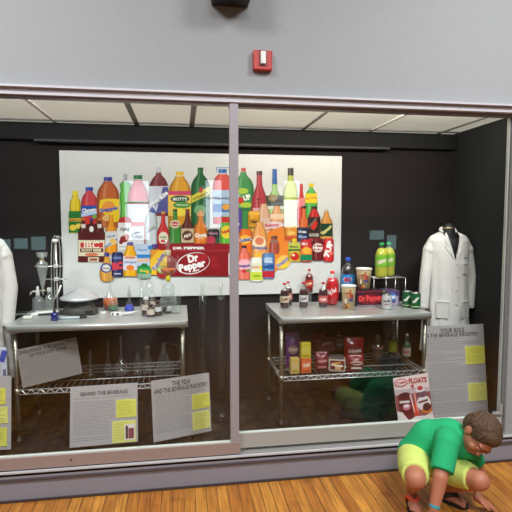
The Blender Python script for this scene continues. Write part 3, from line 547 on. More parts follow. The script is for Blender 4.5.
def coat(loc,rz,label,mlabel,tuck,grp):
    # dress form
    f=thing('dress_form',mlabel,'mannequin',loc,rz,'mannequins wearing lab coats')
    sdf_mesh([('e',(0,0,1.02),(.115,.085,.26),None),('e',(0,.0,1.14),(.125,.08,.1),None),('c',(0,.0,1.12),(0,0,1.29),.065,.045)],.008,'torso',mat((24,24,27),.6,0,'black_jersey'),f,4)
    MB().lathe([(.044,1.285),(.046,1.295),(.034,1.31),(.0,1.314)],mat((180,160,130),.3,.8,'brass_neck_cap')).build('neck_cap',f)
    b=MB(); b.lathe([(.016,.02),(.016,.85)],CHROME); b.lathe([(.12,0),(.12,.012),(.03,.03)],mat((30,30,32),.4,.3,'stand_base_black'),seg=28); b.build('stand',f)
    c=thing('lab_coat',label,'coat',loc,rz,grp)
    seg=180; R0=[(1.268,.058,.05),(1.255,.09,.062),(1.235,.132,.078),(1.2,.158,.092),(1.13,.158,.105),(1.04,.15,.112),(.92,.146,.115),(.80,.15,.12),(.66,.16,.126),(.50,.172,.132),(.36,.182,.138)]
    rings=[]
    for a_,b_ in zip(R0,R0[1:]):
        n=max(2,int((a_[0]-b_[0])/.008)); rings+=[tuple(a_[q]+(b_[q]-a_[q])*t/n for q in range(3)) for t in range(n)]
    rings.append(R0[-1]); vs=[];fs=[]
    for j,(z,rx,ry) in enumerate(rings):
        for i in range(seg):
            a=2*PI*i/seg-PI/2; k=max(0,min(1,(1.15-z)/.5)); w=1+.045*k*math.sin(a*7+z*2)+.025*k*math.sin(a*13+1+z*4)+.012*math.sin(a*5+z*22)*k
            x=math.cos(a); y=math.sin(a); x=math.copysign(abs(x)**.8,x)
            vs.append((rx*x*w,ry*y*w,z))
    def vhalf(z): return .004+(z-1.07)*.3
    for j in range(len(rings)-1):
        for i in range(seg):
            k=(i+1)%seg; a=2*PI*(i+.5)/seg-PI/2; z=rings[j][0]; x=abs(rings[j][1]*math.copysign(abs(math.cos(a))**.8,1))
            if math.sin(a)<0 and z>1.07 and x<vhalf(z): continue
            fs.append((j*seg+i,(j+1)*seg+i,(j+1)*seg+k,j*seg+k))
    bo=MB().add(vs,fs,COAT,True).build('coat_body',c); so=bo.modifiers.new('thick','SOLIDIFY'); so.thickness=.004; so.offset=-1
    def surf(x,z):   # front of the coat at x,z
        for a_,b_ in zip(R0,R0[1:]):
            if b_[0]<=z<=a_[0]: t=(a_[0]-z)/(a_[0]-b_[0]); rx=a_[1]+(b_[1]-a_[1])*t; ry=a_[2]+(b_[2]-a_[2])*t; break
        cx=min(.999,abs(x)/rx)**(1/.8); return -ry*math.sqrt(max(0,1-cx*cx))
    for s in (-1,1):
        el=(s*.178,-.015,.93); wr=((.158,-.04,.70) if s>0 else (-.196,-.03,.70))
        sdf_mesh([('c',(s*.118,0,1.205),(s*.146,0,1.13),.034,.046,1.15),('c',(s*.146,0,1.13),el,.045,.041),('k',el,wr,.041,.037)],.006,'sleeve',COAT,c,3)
        MB().lathe([(.038,0),(.0395,.004),(.0395,.03),(.038,.034)],COAT,(wr[0]-s*.0,wr[1]+.003,wr[2]-.002)).build('cuff',c)
        P=[(.003,1.062),(.03,1.10),(.066,1.148),(.074,1.172),(.05,1.168),(.07,1.2),(.058,1.25),(.044,1.262),(.045,1.235),(.034,1.19),(.018,1.125)]
        V=[(s*x,surf(x,z)-.009,z) for x,z in P]; n=len(P); V2=[(p[0],p[1]+.007,p[2]) for p in V]
        MB().add(V2+V,[tuple(range(n)),tuple(range(2*n-1,n-1,-1))]+[(i,(i+1)%n,(i+1)%n+n,i+n) for i in range(n)],COAT).build('lapel',c)
    b=MB(); b.tube([(-.052,-.02,1.262),(-.056,.015,1.28),(-.035,.045,1.288),(0,.052,1.29),(.035,.045,1.288),(.056,.015,1.28),(.052,-.02,1.262)],[.008,.013,.015,.016,.015,.013,.008],COAT,10); b.build('collar',c)
    b=MB(); b.box((.012,-.12,.88),(.03,.006,.34),COAT,bev=.002); b.box((.012,-.134,.56),(.03,.012,.3),COAT,bev=.002); b.build('placket',c)
    for z in (1.03,.94,.84,.74):
        MB().lathe([(.0,0),(.007,0),(.007,.003),(0,.004)],mat((206,202,194),.3,0,'button'),(.012,-.124-(.006 if z<.8 else 0),z),12,axis=(0,-1,0)).build('button',c)
    for s,z0,w_,h_ in ((1,1.0,.065,.085),(-1,.70,.085,.13),(1,.70,.085,.13)):
        x=.085 if z0>.9 else s*.088; y=surf(x,z0)-.006; ro=Matrix.Rotation(s*.5,3,'Z')
        b=MB(); b.box((x,y,z0),(w_,.006,h_),COAT,rot=ro,bev=.002); b.box((x,y-.003,z0+h_/2-.008),(w_+.002,.008,.012),COAT,rot=ro,bev=.002); b.build('pocket',c)
    b=MB(); b.text('Dr Pepper',.088,1.075,.012,mat((50,60,130),.6,0,'navy_embroidery'),0,w=.04,bold=.05)
    for v in b.v: v.y=surf(v.x,v.z)-.007
    b.build('embroidery',c,'small navy embroidered wording'); b=MB(); b.tube([(.108,surf(.108,1.03)-.008,1.03),(.094,surf(.094,1.01)-.008,1.01),(.084,surf(.084,.975)-.008,.975)],.0015,mat((150,60,90),.5,0,'pink_pen_mark'),5)
    b.build('pen_mark',c,'thin curved pink line on the chest pocket')
    return c
pc_=atY(446.5,300,3.36)
coat((pc_.x,3.36,.2),-.06,'white long sleeved lab coat on the black mannequin at the right, beside the cans','headless black dress form inside the right hand white coat',0,'white lab coats on display')
coat((-1.235,3.2,.2),.1,'white lab coat cut off by the left edge, its sleeve beside the left table','headless black dress form inside the white coat at the left edge',0,'white lab coats on display')
b=MB(); b.box((0,0,.11),(.035,.02,.2),mat((196,206,222),.5,0,'pale_blue_towel'),bev=.006); b.box((0,-.0105,.16),(.03,.004,.07),mat((60,80,180),.5,0,'blue_print'),rot=Matrix.Rotation(.3,3,'Y')); b.box((.004,-.0105,.06),(.016,.004,.04),mat((110,100,130),.5,0,'violet_print'))
bb=b.build('hanging_cloth'); bb.location=(-1.06,3.05,.58); tag(bb,'narrow pale blue cloth with blue marks hanging beside the left table leg','cloth')

# ================================================================ DRINKS
def shapes(kind,h,r):
    if kind=='pet': return [(0,.0),(r*.72,0),(r*.94,h*.03),(r,h*.08),(r*.93,h*.2),(r,h*.3),(r,h*.56),(r*.96,h*.64),(r*.8,h*.73),(r*.5,h*.81),(r*.32,h*.86),(r*.3,h*.93)]
    if kind=='pet2': return [(0,.0),(r*.7,0),(r*.94,h*.03),(r,h*.08),(r,h*.62),(r*.95,h*.69),(r*.78,h*.77),(r*.48,h*.84),(r*.28,h*.89),(r*.27,h*.94)]
    if kind=='long': return [(0,0),(r*.85,0),(r,h*.03),(r,h*.46),(r*.88,h*.56),(r*.55,h*.66),(r*.4,h*.76),(r*.36,h*.94),(r*.42,h*.95),(r*.42,h*.97)]
def bottle(name,label,x,y,z,h,r,kind,liq,capc,labs,group,rz=None,fill=.72,text=None,tcol=(240,240,240),trot=0.3,glassm=PLASTIC):
    t=thing(name,label,'bottle',(x,y,z),facing((x,y)) if rz is None else rz,group)
    pr_=shapes(kind,h,r)
    MB().shell(pr_,glassm,seg=20).build('bottle_shell',t)
    inner=[(max(0,rr-.0022),min(zz+.003,h*fill)) for rr,zz in pr_ if zz<h*fill]; 
    rr_=[p for p in pr_ if p[1]>=h*fill][0][0]; inner+= [(rr_*.93,h*fill),(0,h*fill)]
    MB().lathe(inner,liq,seg=20).build('drink',t)
    MB().lathe([(r*.34,h*.925),(r*.36,h*.93),(r*.36,h*.985),(r*.3,h),(0,h)],mat(capc,.35,0),seg=16).build('cap',t)
    z0,z1,c=labs; b=MB(); R=r*1.012
    b.lathe([(R,h*z0),(R,h*z1)],mat(c,.4,0),seg=24)
    # cap faces of the sleeve are removed so it is an open band
    b.f=b.f[:-2]; b.m=b.m[:-2]; b.sm=b.sm[:-2]
    if text: b.text(text,0,h*(z0+z1)/2,h*(z1-z0)*.42,mat(tcol,.5,0),w=r*1.5,rot=trot,R=R+.0008,bold=.05)
    b.build('label_sleeve',t)
    return t
COLA=mat((64,14,14),.12,0,'cola_drink',coat=.5); COLAR=mat((120,22,20),.12,0,'red_cola_drink',coat=.5); REDS=mat((216,22,34),.12,0,'red_soda',coat=.5)
def on(px,py,z=ZT): return atZ(px,py,z)
def psz(p,px): return px*mpp(p)
G='soda bottles on the right table'
def pb(px,ytop,ybase,wpx,z=ZT,Y=None):
    p=atZ(px,ybase,z) if Y is None else atY(px,ybase,Y); p.z=z
    top=atY(px,ytop,p.y); return p, top.z-z, psz(p,wpx)/2
def drink(label,px,yt,yb,w,kind,liq,capc,labs,text=None,tcol=(240,240,240),z=ZT,Y=None,name='soda_bottle',group=G,**k):
    p,h,r=pb(px,yt,yb,w,z,Y); return bottle(name,label,p.x,p.y,z,h,r,kind,liq,capc,labs,group,text=text,tcol=tcol,**k)
drink('small cola bottle with cream label, leftmost at the front of the right table',284.5,283,308,9.2,'pet',COLA,(190,30,34),(.24,.5,(206,190,160)),'Cola',(120,60,50))
drink('small cola bottle with reddish label, half hidden behind the leftmost cola bottle',288,281.3,305.5,8.4,'pet',COLA,(200,34,36),(.26,.52,(196,130,120)),'Cola',(240,220,210))
drink('small dark soda bottle with white label, front of right table below the raised cola',303.6,282,307.4,9.2,'pet',COLA,(196,30,34),(.24,.5,(206,204,206)),'Diet',(110,70,90))
p=on(308.5,301.5); rs=thing('display_riser','small clear block riser carrying the raised red cola bottle','riser',(p.x,p.y,ZT),facing(p))
zr=atY(309,292.6,p.y).z-ZT
MB().box((0,0,zr/2),(.05,.05,zr-.002),LAB,bev=.003).build('riser_body',rs); MB().box((0,0,zr-.002),(.075,.06,.004),PLASTIC).build('riser_top',rs)
drink('red cola bottle raised on a small clear block at the back of the right table',309,269,293,8.4,'pet',COLAR,(196,24,30),(.26,.55,(190,54,44)),'Cola',(240,220,190),z=ZT+zr,Y=p.y,fill=.8)
drink('small cola bottle with pink and white label, just left of the big red soda bottle',323,282,307,9.4,'pet',COLA,(186,30,34),(.2,.48,(196,90,86)),'Cola',(240,225,220),trot=.1)
drink('large bottle of bright red soda with red label on the right table',332,271,304.5,12.6,'pet2',REDS,(236,52,30),(.2,.62,(196,34,40)),'Big Red',(236,220,220),fill=.8,trot=.35)
p=drink('large dark cola bottle with bright blue label, behind the front paper cup',347.5,257.5,302,13,'pet2',mat((34,20,24),.12,0,'dark_cola',coat=.5),(44,80,200),(.3,.63,(44,140,214)),None,fill=.86)
b=MB(); h=atY(347.5,257.5,p.location.y).z-ZT; R=.0485*h/.3; R=psz(p.location,13)/2*1.016
vs=[];n=20
for i in range(n): a=2*PI*i/n; an=(.036*math.cos(a))/R; vs.append((R*1.005*math.sin(an),-R*1.005*math.cos(an),h*.52+.024*math.sin(a)))
b.add(vs,[tuple(range(n))],mat((236,232,236),.4,0)); b.text('RC',0,h*.52,.03,mat((206,40,44),.4,0),w=.05,rot=.1,R=R*1.012,bold=.08); b.build('label_badge',p)
# paper cups
def cup(label,px,yt,yb,w,z,Y=None):
    p=atZ(px,yb,z) if Y is None else atY(px,yb,Y); h=atY(px,yt,p.y).z-z; r=psz(p,w)/2
    t=thing('paper_cup',label,'cup',(p.x,p.y,z),facing(p),'large paper cups on the right table')
    b=MB(); r0=r*.74; b.shell([(0,.002),(r0,.002),(r0*1.01,0),(r*.97,h*.97)],mat((228,206,160),.6,0,'cream_cup_paper'),seg=28)
    RR=lambda z_:r0+(r*.97-r0)*z_/(h*.97)
    def patch(cx,cz,rx,rz,c,n=14,e=.001):
        m_=mat(c,.6,0); vs=[]
        for i in range(n):
            a=2*PI*i/n; zz=cz+rz*math.sin(a); q=RR(zz)+e; an=(cx+rx*math.cos(a))/q; vs.append((q*math.sin(an),-q*math.cos(an),zz))
        b.add(vs,[tuple(range(n))],m_)
    patch(.006,h*.62,.020,h*.13,(190,84,50)); patch(-.016,h*.68,.022,h*.035,(176,70,44),e=.0013); patch(.02,h*.42,.017,h*.07,(74,70,130),e=.0016); patch(.012,h*.8,.008,h*.05,(200,110,70),e=.0016)
    patch(-.022,h*.14,.02,h*.08,(134,50,40),e=.0013); patch(-.002,h*.2,.012,h*.06,(206,150,70),e=.0015); patch(.028,h*.56,.01,h*.1,(150,60,50),e=.0018); patch(-.02,h*.4,.008,h*.12,(236,224,196),e=.0013)
    b.build('cup_wall',t,'cream paper printed with a red, orange and blue picture')
    MB().lathe([(r*.97,h*.93),(r*1.03,h*.93),(r*1.03,h*.985),(r*.98,h),(r*.9,h),(r*.9,h*.97)],mat((234,230,222),.4,0,'white_cup_lid'),seg=28).build('rim',t)
    return t
cup('cream printed paper cup at the front of the right table, before the blue labelled bottle',348.3,285,309.5,14.6,ZT)
# twelve packs
def pack(label,x0,x1,yt,yb,col,draw,dep=.13,yaw=0):
    p=on((x0+x1)/2,yb); h=atY(x0,yt,p.y).z-ZT; w=psz(p,x1-x0)
    t=thing('soda_can_carton',label,'carton',(p.x,p.y+dep/2,ZT),yaw,'soda can cartons on the right table')
    b=MB(); b.box((0,0,h/2),(w,dep,h),mat(col,.4,0),bev=.004); b.build('carton_box',t)
    q=MB(); draw(q,w,h,-dep/2-.001); q.build('carton_print',t); return t,h,w
def d1(q,w,h,y):
    q.box((0,y,h*.93),(w*.96,.002,h*.12),mat((110,40,56),.4,0)); q.box((0,y,h*.06),(w*.96,.002,h*.06),mat((150,130,140),.4,0))
    vs=[(w*.46*math.cos(2*PI*i/24)+w*.01,y-.001,h*.47+h*.34*math.sin(2*PI*i/24)) for i in range(24)]; q.add(vs,[tuple(range(24))],mat((120,24,34),.4,0))
    q.text('Dr Pepper',w*.01,h*.48,h*.5,mat((226,36,44),.4,0),y-.002,w=w*.84,rot=.04,bold=.08); q.text('Dr Pepper',w*.01,h*.48,h*.44,mat((240,90,90),.4,0),y-.0025,w=w*.82,rot=.04,bold=.0)
t,hp,wp=pack('dark maroon can carton with red script, lying behind the front cup and silver can',355.5,384,291,306.5,(46,22,38),d1)
def d2(q,w,h,y):
    vs=[(w*.3*math.cos(2*PI*i/20)-w*.05,y-.001,h*.6+h*.3*math.sin(2*PI*i/20)) for i in range(20)]; q.add(vs,[tuple(range(20))],mat((60,110,190),.4,0))
    q.text('Diet',-w*.05,h*.6,h*.3,mat((230,232,240),.4,0),y-.002,w=w*.4,rot=.2,bold=.06); q.box((0,y,h*.12),(w*.96,.002,h*.2),mat((150,140,160),.4,0)); q.box((w*.3,y-.0005,h*.4),(w*.2,.002,h*.5),mat((170,160,180),.4,0))
pack('purple can carton with a blue disc, under the wire stand on the right table',385,400,291,306,(84,60,96),d2)
pc=t.location; cup('cream printed paper cup standing on top of the maroon can carton',363.6,268,290.8,15.6,ZT+hp+.0,Y=pc.y-.01)
# wire stand with two large lemon lime bottles
pl=atZ(384,305.5,ZT); Ys=pl.y+.17; A0=atY(371,277.5,Ys); A1=atY(402,277.5,Ys); zs=A0.z
st=thing('wire_stand','open chrome wire stand lifting the two lemon lime bottles above the cartons','stand',((A0.x+A1.x)/2,Ys,ZT),0)
hw=(A1.x-A0.x)/2; dd=.06; b=MB(); hz=zs-ZT
for s in (-1,1): MB().tube([(s*hw,-dd,.003),(s*hw,-dd,hz),(s*hw,dd,hz),(s*hw,dd,.003)],.0028,CHROME,8).build('side_frame',st); b=MB()
for k in range(7): b.tube([(-hw,-dd+2*dd*k/6,hz),(hw,-dd+2*dd*k/6,hz)],.0018,CHROME,6)
for xx in (-.03,.045): b.tube([(xx,-dd,hz),(xx,-dd,.003)],.002,CHROME,6)
b.build('rack',st)
LL=liquid('lemon_lime_drink',(236,234,80),.6)
for px,lb in ((381.2,'large lemon lime soda bottle with green cap, left one on the wire stand'),(388.2,'large lemon lime soda bottle with green cap, right one on the wire stand')):
    yy=Ys-.03 if px<385 else Ys+.045
    q=atY(px,277.3,yy); h=atY(px,243 if px<385 else 242.6,yy).z-zs
    bottle('soda_bottle',lb,q.x,yy,zs+.002,h,psz(q,12.6)/2,'pet2',LL,(30,170,90),(.32,.66,(120,180,56)),'lemon lime bottles on the wire stand',text='Lemon',tcol=(230,220,190),fill=.84)
# cans
def can(label,px,yt,yb,w,col,draw,group):
    p=on(px,yb); h=atY(px,yt,p.y).z-ZT; r=psz(p,w)/2
    t=thing('soda_can',label,'can',(p.x,p.y,ZT),facing(p),group)
    b=MB(); b.lathe([(r*.74,h*.0),(r*.78,h*.02),(r*.98,h*.07),(r,h*.1),(r,h*.9),(r*.96,h*.94)],mat(col,.3,.2,None),seg=24); b.f=b.f[:-1];b.m=b.m[:-1];b.sm=b.sm[:-1]
    draw(b,r,h); b.build('can_body',t)
    b=MB(); b.lathe([(r*.96,h*.94),(r*.84,h*.985),(r*.83,h),(r*.78,h),(r*.76,h*.975),(0,h*.975)],mat((196,198,198),.25,.9,'can_aluminium'),seg=24); b.build('can_lid',t)
    MB().box((0,-r*.2,h*.985),(r*.5,r*.7,.002),mat((190,190,190),.3,.9)).build('pull_tab',t)
def g_(b,r,h):
    b.text('Squirt',0,h*.55,h*.2,mat((226,230,220),.4,0),w=r*1.7,rot=.75,R=r*1.01,bold=.08); b.lathe([(r*1.004,h*.12),(r*1.004,h*.17)],mat((190,200,150),.4,0),seg=24)
can('green soda can with white diagonal script, left of the two green cans',406.8,290.8,307,9.4,(28,92,50),g_,'green cans at the right end of the table')
can('green soda can with white diagonal script, right of the two near the table end',415.6,292.4,308.6,9.4,(30,98,52),g_,'green cans at the right end of the table')
def w_(b,r,h):
    b.text('Soda',0,h*.6,h*.16,mat((90,70,90),.4,0),w=r*1.5,rot=.1,R=r*1.01,bold=.06); b.text('diet',0,h*.38,h*.12,mat((150,80,90),.4,0),w=r*1.1,rot=.1,R=r*1.01,bold=.04)
can('silver white soda can standing in front of the cartons',386.6,294.2,309.4,9.4,(206,206,208),w_,'soda cans on the right table')
drink('small green capped bottle peeking out behind the silver can',383.6,291,308.2,4.4,'pet',liquid('green_drink',(120,160,90),.5),(110,190,50),(.3,.6,(170,180,170)),None)
# ---- snacks on the right wire shelf
ZSH=ZS+.004
def shelf_p(px,py,Y,z=ZSH): 
    p=atY(px,py,Y); p.z=z; return p
def bag(label,x0,x1,yt,yb,Y,col,band,text,tc,z=ZSH,lean=-4):
    p=atY((x0+x1)/2,yb,Y); h=atY(x0,yt,Y).z-z; w=psz(p,x1-x0)
    t=thing('snack_bag',label,'bag',(p.x,Y,z),facing(p)*.4,'snack bags on the right wire shelf')
    t.rotation_euler[0]=math.radians(lean)
    nx,nz=14,18; b=MB(); dep=.034
    for s in (-1,1):
        vs=[];fs=[]
        for j in range(nz+1):
            for i in range(nx+1):
                u=i/nx*2-1; v=j/nz; th=dep*(1-u*u)**.6*math.sin(PI*min(1,max(0,(v-.05)/.9)))**.6 if .05<v<.95 else .0015
                wr=.003*noise.noise(Vector((u*5,v*9,s+x0)))
                vs.append((u*w/2*(1-.05*math.sin(PI*v)),s*(th/1+.0008+wr*(0 if v in(0,1) else 1)),v*h))
        for j in range(nz):
            for i in range(nx): a=j*(nx+1)+i; fs.append((a,a+1,a+nx+2,a+nx+1) if s<0 else (a,a+nx+1,a+nx+2,a+1))
        b.add(vs,fs,mat(col,.3,0,None,coat=.3),True)
    b.build('bag_body',t)
    q=MB(); yb_=-dep-.004
    vs=[(w*.36*math.cos(2*PI*i/18),yb_,h*.55+h*.13*math.sin(2*PI*i/18)) for i in range(18)]; q.add(vs,[tuple(range(18))],mat(band,.4,0))
    if text: q.text(text,0,h*.55,h*.12,mat(tc,.4,0),yb_-.001,w=w*.62,rot=.12,bold=.05)
    q.box((0,yb_+.004,h*.24),(w*.6,.002,h*.12),mat(tuple(min(255,int(c*.8+40)) for c in band),.4,0)); q.build('bag_print',t)
def sbox(label,x0,x1,yt,yb,Y,col,text,tc,z=ZSH,dep=.05,name='snack_box',yaw=0):
    p=atY((x0+x1)/2,yb,Y); h=atY(x0,yt,Y).z-z; w=psz(p,x1-x0)
    t=thing(name,label,'box',(p.x,Y+dep/2,z),yaw,'small snack boxes on the right wire shelf')
    MB().box((0,0,h/2),(w,dep,h),mat(col,.45,0),bev=.003).build('carton',t)
    q=MB(); q.box((0,-dep/2-.0006,h*.55),(w*.8,.001,h*.42),mat(tuple(min(255,int(c*.75+50)) for c in col),.5,0))
    if text: q.text(text,0,h*.56,h*.22,mat(tc,.5,0),-dep/2-.0015,w=w*.66,rot=.2,bold=.05)
    q.box((0,-dep/2-.0006,h*.16),(w*.7,.001,h*.08),mat(tuple(int(c*.7) for c in col),.5,0)); q.build('front_print',t)
    return t,h
bag('purple snack bag at the left end of the right wire shelf',285.5,299.4,333.5,364,3.22,(92,36,110),(150,110,110),'Chips',(220,200,200))
sbox('pale yellow snack box standing below the purple bag',290.6,299.6,359,376,3.09,(196,166,84),None,(0,0,0))
tb,hb=sbox('orange snack box at the bottom of the two stacked boxes',301.2,311.2,358.6,375.2,3.09,(214,96,50),'Crush',(236,220,200))
sbox('yellow snack box stacked on the orange box',301.2,311,343.4,358.6,3.09,(196,178,40),None,(0,0,0),z=ZSH+hb)
bag('dark maroon snack bag standing right of the orange box',314.4,328.4,352,375,3.13,(112,34,46),(150,70,80),'Candy',(200,150,150))
# clear riser at the back of the shelf for the upper row
zr2=atY(330,348.6,3.36).z
x0_=atY(311,349,3.36).x; x1_=atY(346,349,3.36).x
ar=thing('acrylic_riser','clear acrylic riser at the back of the right wire shelf','riser',((x0_+x1_)/2,3.36,ZSH))
hh=zr2-ZSH; b=MB(); b.box((0,0,hh-.003),(x1_-x0_+.02,.12,.006),PLASTIC); b.build('riser_top',ar)
for s in (-1,1): MB().box((s*(x1_-x0_)/2,0,(hh-.006)/2),(.005,.12,hh-.006),PLASTIC).build('riser_side',ar)
bag('dull red snack bag behind, highest of the packets above the maroon bag',310.8,325,334,348.6,3.40,(120,44,50),(150,90,90),None,(0,0,0),z=zr2,lean=0)
sbox('flat clear topped maroon box lying across the acrylic riser',319,335.2,338.4,348.6,3.33,(122,50,58),'Jelly',(210,170,170),z=zr2,dep=.04)
bottle('sauce_bottle','dark red sauce bottle with grey label and red cap behind the right shelf snacks',atY(339.4,349,3.35).x,3.35,zr2,atY(339,331,3.35).z-zr2,psz(atY(339.4,349,3.35),7.6)/2,'pet',mat((84,24,28),.2,0),(150,30,34),(.2,.6,(150,150,154)),None,text='BBQ',tcol=(90,90,96),trot=0,fill=.8)
# clear tub of beans
p=atY(337.6,375,3.1); tw=psz(p,17)
t=thing('plastic_tub','squat pale plastic tub with red and cream printed label on the right wire shelf','tub',(p.x,3.12,ZSH),facing(p))
hT=atY(337.6,357,3.1).z-ZSH
b=MB(); b.box((0,0,hT*.45),(tw,.09,hT*.9),mat((176,160,150),.35,0,'cloudy_tub'),bev=.012); b.build('tub_body',t); MB().box((0,0,hT*.95),(tw*.8,.08,hT*.1),mat((90,84,84),.3,0,'grey_tub_lid'),bev=.004).build('lid',t)
b=MB(); b.box((.003,-.0456,hT*.5),(tw*.78,.001,hT*.62),mat((104,26,34),.4,0)); b.text('Baked',.003,hT*.66,hT*.16,mat((226,170,70),.4,0),-.0466,w=tw*.4,rot=.2,bold=.06); b.text('Beans',.003,hT*.5,hT*.2,mat((236,226,206),.4,0),-.0468,w=tw*.66,rot=-.05,bold=.09); b.box((.008,-.0464,hT*.3),(tw*.34,.001,hT*.2),mat((206,170,130),.4,0)); b.build('tub_label',t)
bag('large bright red bag with arched emblem, tallest snack bag on the right shelf',343.6,363.6,337.6,366,3.22,(150,24,32),(110,60,60),'Nuts',(196,170,170),lean=-2)
bag('dark red glossy packet in front of the large bright red bag',346.8,363.6,355.4,374,3.09,(124,32,36),(190,170,166),'Mix',(130,40,40))
# glass bottles at the right end of the shelf
def lb(label,px,yt,yb,w,Y,liq,cap,labs,z=ZSH,text=None,tc=(200,40,40),glass=LAB,fill=.6):
    q=atY(px,yb,Y); return bottle('glass_bottle',label,q.x,Y,z,atY(px,yt,Y).z-z,psz(q,w)/2,'long',liq,cap,labs,'glass bottles on the right wire shelf',text=text,tcol=tc,glassm=glass,fill=fill)
lb('clear glass bottle with amber drink and faded pink badge, left of the shelf bottles',377,335,369,11,3.3,liquid('amber_brown_drink',(130,90,60),.3),(120,120,110),(.5,.58,(150,110,110)))
q0=atY(393,367,3.36); hb2=atY(393,354.6,3.36).z-ZSH
rb=thing('display_riser','grey block riser under the tall green necked bottle on the wire shelf','riser',(q0.x,3.36,ZSH)); MB().box((0,0,hb2/2),(.085,.08,hb2),mat((92,84,80),.5,0,'grey_riser'),bev=.004).build('riser_body',rb)
lb('tall olive glass bottle with yellow green label on the grey riser',392.6,321,354,8.4,3.36,mat((54,56,26),.2,0,'olive_bottle_fill'),(176,180,176),(.1,.42,(134,146,44)),z=ZSH+hb2)
lb('green glass bottle with red and white label, nearest the right table leg',406,334,365,8.4,3.32,mat((34,76,42),.2,0,'green_bottle_fill'),(190,190,180),(.12,.46,(176,160,146)),text='7up',fill=.7)
# ================================================================ LABORATORY GLASSWARE ON THE LEFT TABLE
AMB=mat((232,112,16),.12,0,'amber_liquid',coat=.6); ORG=mat((206,92,22),.12,0,'orange_red_liquid',coat=.6); BLUEL=mat((20,50,190),.15,0,'blue_liquid',coat=.5); GRN=mat((70,120,70),.15,0,'green_liquid',coat=.5)
YELL=mat((240,224,30),.2,0,'yellow_liquid',coat=.4); CORK=mat((170,150,110),.8,0,'cork'); WHP=mat((226,226,222),.5,0,'white_plastic')
def lt(px,py): return atZ(px,py,ZT)
def zat(px,py,Y): return atY(px,py,Y).z-ZT
def vessel(name,label,cat,px,yb,yt,w,prof,parts=(),liq=None,group=None,z=ZT,Y=None,stopper=None,gm=None):
    p=atZ(px,yb,z) if Y is None else atY(px,yb,Y); p.z=z; h=atY(px,yt,p.y).z-z; r=psz(p,w)/2
    t=thing(name,label,cat,(p.x,p.y,z),0,group)
    MB().shell([(0,0)]+[(a*r,b*h) for a,b in prof],gm or LAB,seg=24).build('glass_wall',t)
    if liq:
        m,f=liq; pts=[(0,.002)]
        for (a0,b0),(a1,b1) in zip(prof,prof[1:]):
            if b0<=f: pts.append((max(.001,a0*r-.0018),b0*h+.002))
            if b0<f<=b1: tt=(f-b0)/(b1-b0); rr=(a0+(a1-a0)*tt)*r-.0018; pts.append((max(.001,rr),f*h)); break
        pts.append((0,pts[-1][1])); MB().lathe(pts,m,seg=24).build('liquid',t)
    if stopper:
        m,sw,z0,z1=stopper; MB().lathe([(sw*r*.9,z0*h),(sw*r,z0*h+.003),(sw*r*1.08,z1*h-.002),(sw*r*.9,z1*h)],m,seg=16).build('stopper',t)
    return t,p,h,r
ERL=[(.96,0),(1,.03),(.98,.08),(.3,.68),(.26,.72),(.26,.96),(.32,1)]
t,p,h,r=vessel('siphon_bottle','clear soda siphon bottle with white spout head, left end of the left table','bottle',38.3,311,295,11.5,[(.9,0),(1,.04),(1,.6),(.85,.8),(.4,.95),(.3,1)],gm=BRIGHT)
b=MB(); z=h; b.lathe([(.012,z-.004),(.014,z),(.012,z+.03),(.009,z+.034),(.008,z+.06),(0,z+.062)],WHP,seg=14); b.tube([(0,0,z+.022),(-.022,-.01,z+.03),(-.04,-.014,z+.02),(-.044,-.014,z+.006)],.0055,WHP,8); b.tube([(0,0,z+.04),(.02,-.008,z+.034),(.034,-.012,z+.016)],.003,STEEL,8); b.build('siphon_head',t)
vessel('glass_bottle','clear stoppered reagent bottle standing right behind the soda siphon','bottle',49.6,310,290,9.5,[(.92,0),(1,.04),(1,.5),(.8,.66),(.35,.78),(.3,.98),(.42,1)],gm=BRIGHT,stopper=(WHP,.4,.9,1.12))
# ring stand carrying a separating funnel and rubber tubing
Ys=3.36; base=atY(57.5,300,Ys); base.z=ZT
st=thing('ring_stand','metal ring stand with horizontal clamp rods left of the product poster','stand',base,0)
HT=zat(57.5,231,Ys)
b=MB(); b.box((-.03,0,.006),(.2,.12,.012),mat((50,52,54),.5,.3,'stand_base'),bev=.003); b.build('base',st)
MB().lathe([(.0055,.01),(.0055,HT*.86)],CHROME,seg=10).build('upright_rod',st)
z1=zat(50,266,Ys); z2=zat(50,279,Ys); xl=atY(35,266,Ys).x-base.x; xr=atY(62,266,Ys).x-base.x
for z_,a,b_ in ((z1,xl,xr+.01),(z2,atY(46,279,Ys).x-base.x,xr+.03)):
    q=MB(); q.tube([(a,-.012,z_),(b_,-.012,z_)],.0045,CHROME,8); q.box((0,-.006,z_),(.022,.028,.024),mat((214,214,210),.4,.3,'clamp_boss'),bev=.003); q.build('clamp_rod',st)
fx=atY(42.5,262,Ys).x-base.x
q=MB(); n=24
q.tube([(fx+.036*math.cos(2*PI*i/n),-.012+.036*math.sin(2*PI*i/n),z1) for i in range(n+1)],.003,CHROME,6); q.build('support_ring',st)
MB().lathe([(.007,HT*.86),(.018,HT*.87),(.018,HT*.9),(.008,HT*.905)],WHP,(-.004,0,0),12).build('top_clamp',st)
fn=thing('separating_funnel','clear pear shaped separating funnel hanging in the ring stand','funnel',(base.x+fx,Ys-.012,ZT+zat(42,295,Ys)),0)
hf=zat(42,258,Ys)-zat(42,295,Ys)
MB().shell([(.004,0),(.004,hf*.16),(.008,hf*.2),(.022,hf*.5),(.036,hf*.78),(.034,hf*.86),(.014,hf*.95),(.012,hf*1.02),(.03,hf*1.04),(.034,hf*1.16)],BRIGHT,seg=22).build('funnel_glass',fn)
MB().lathe([(.0,hf*.93),(.013,hf*.94),(.015,hf*1.0),(0,hf*1.01)],CORK,seg=14).build('stopper',fn)
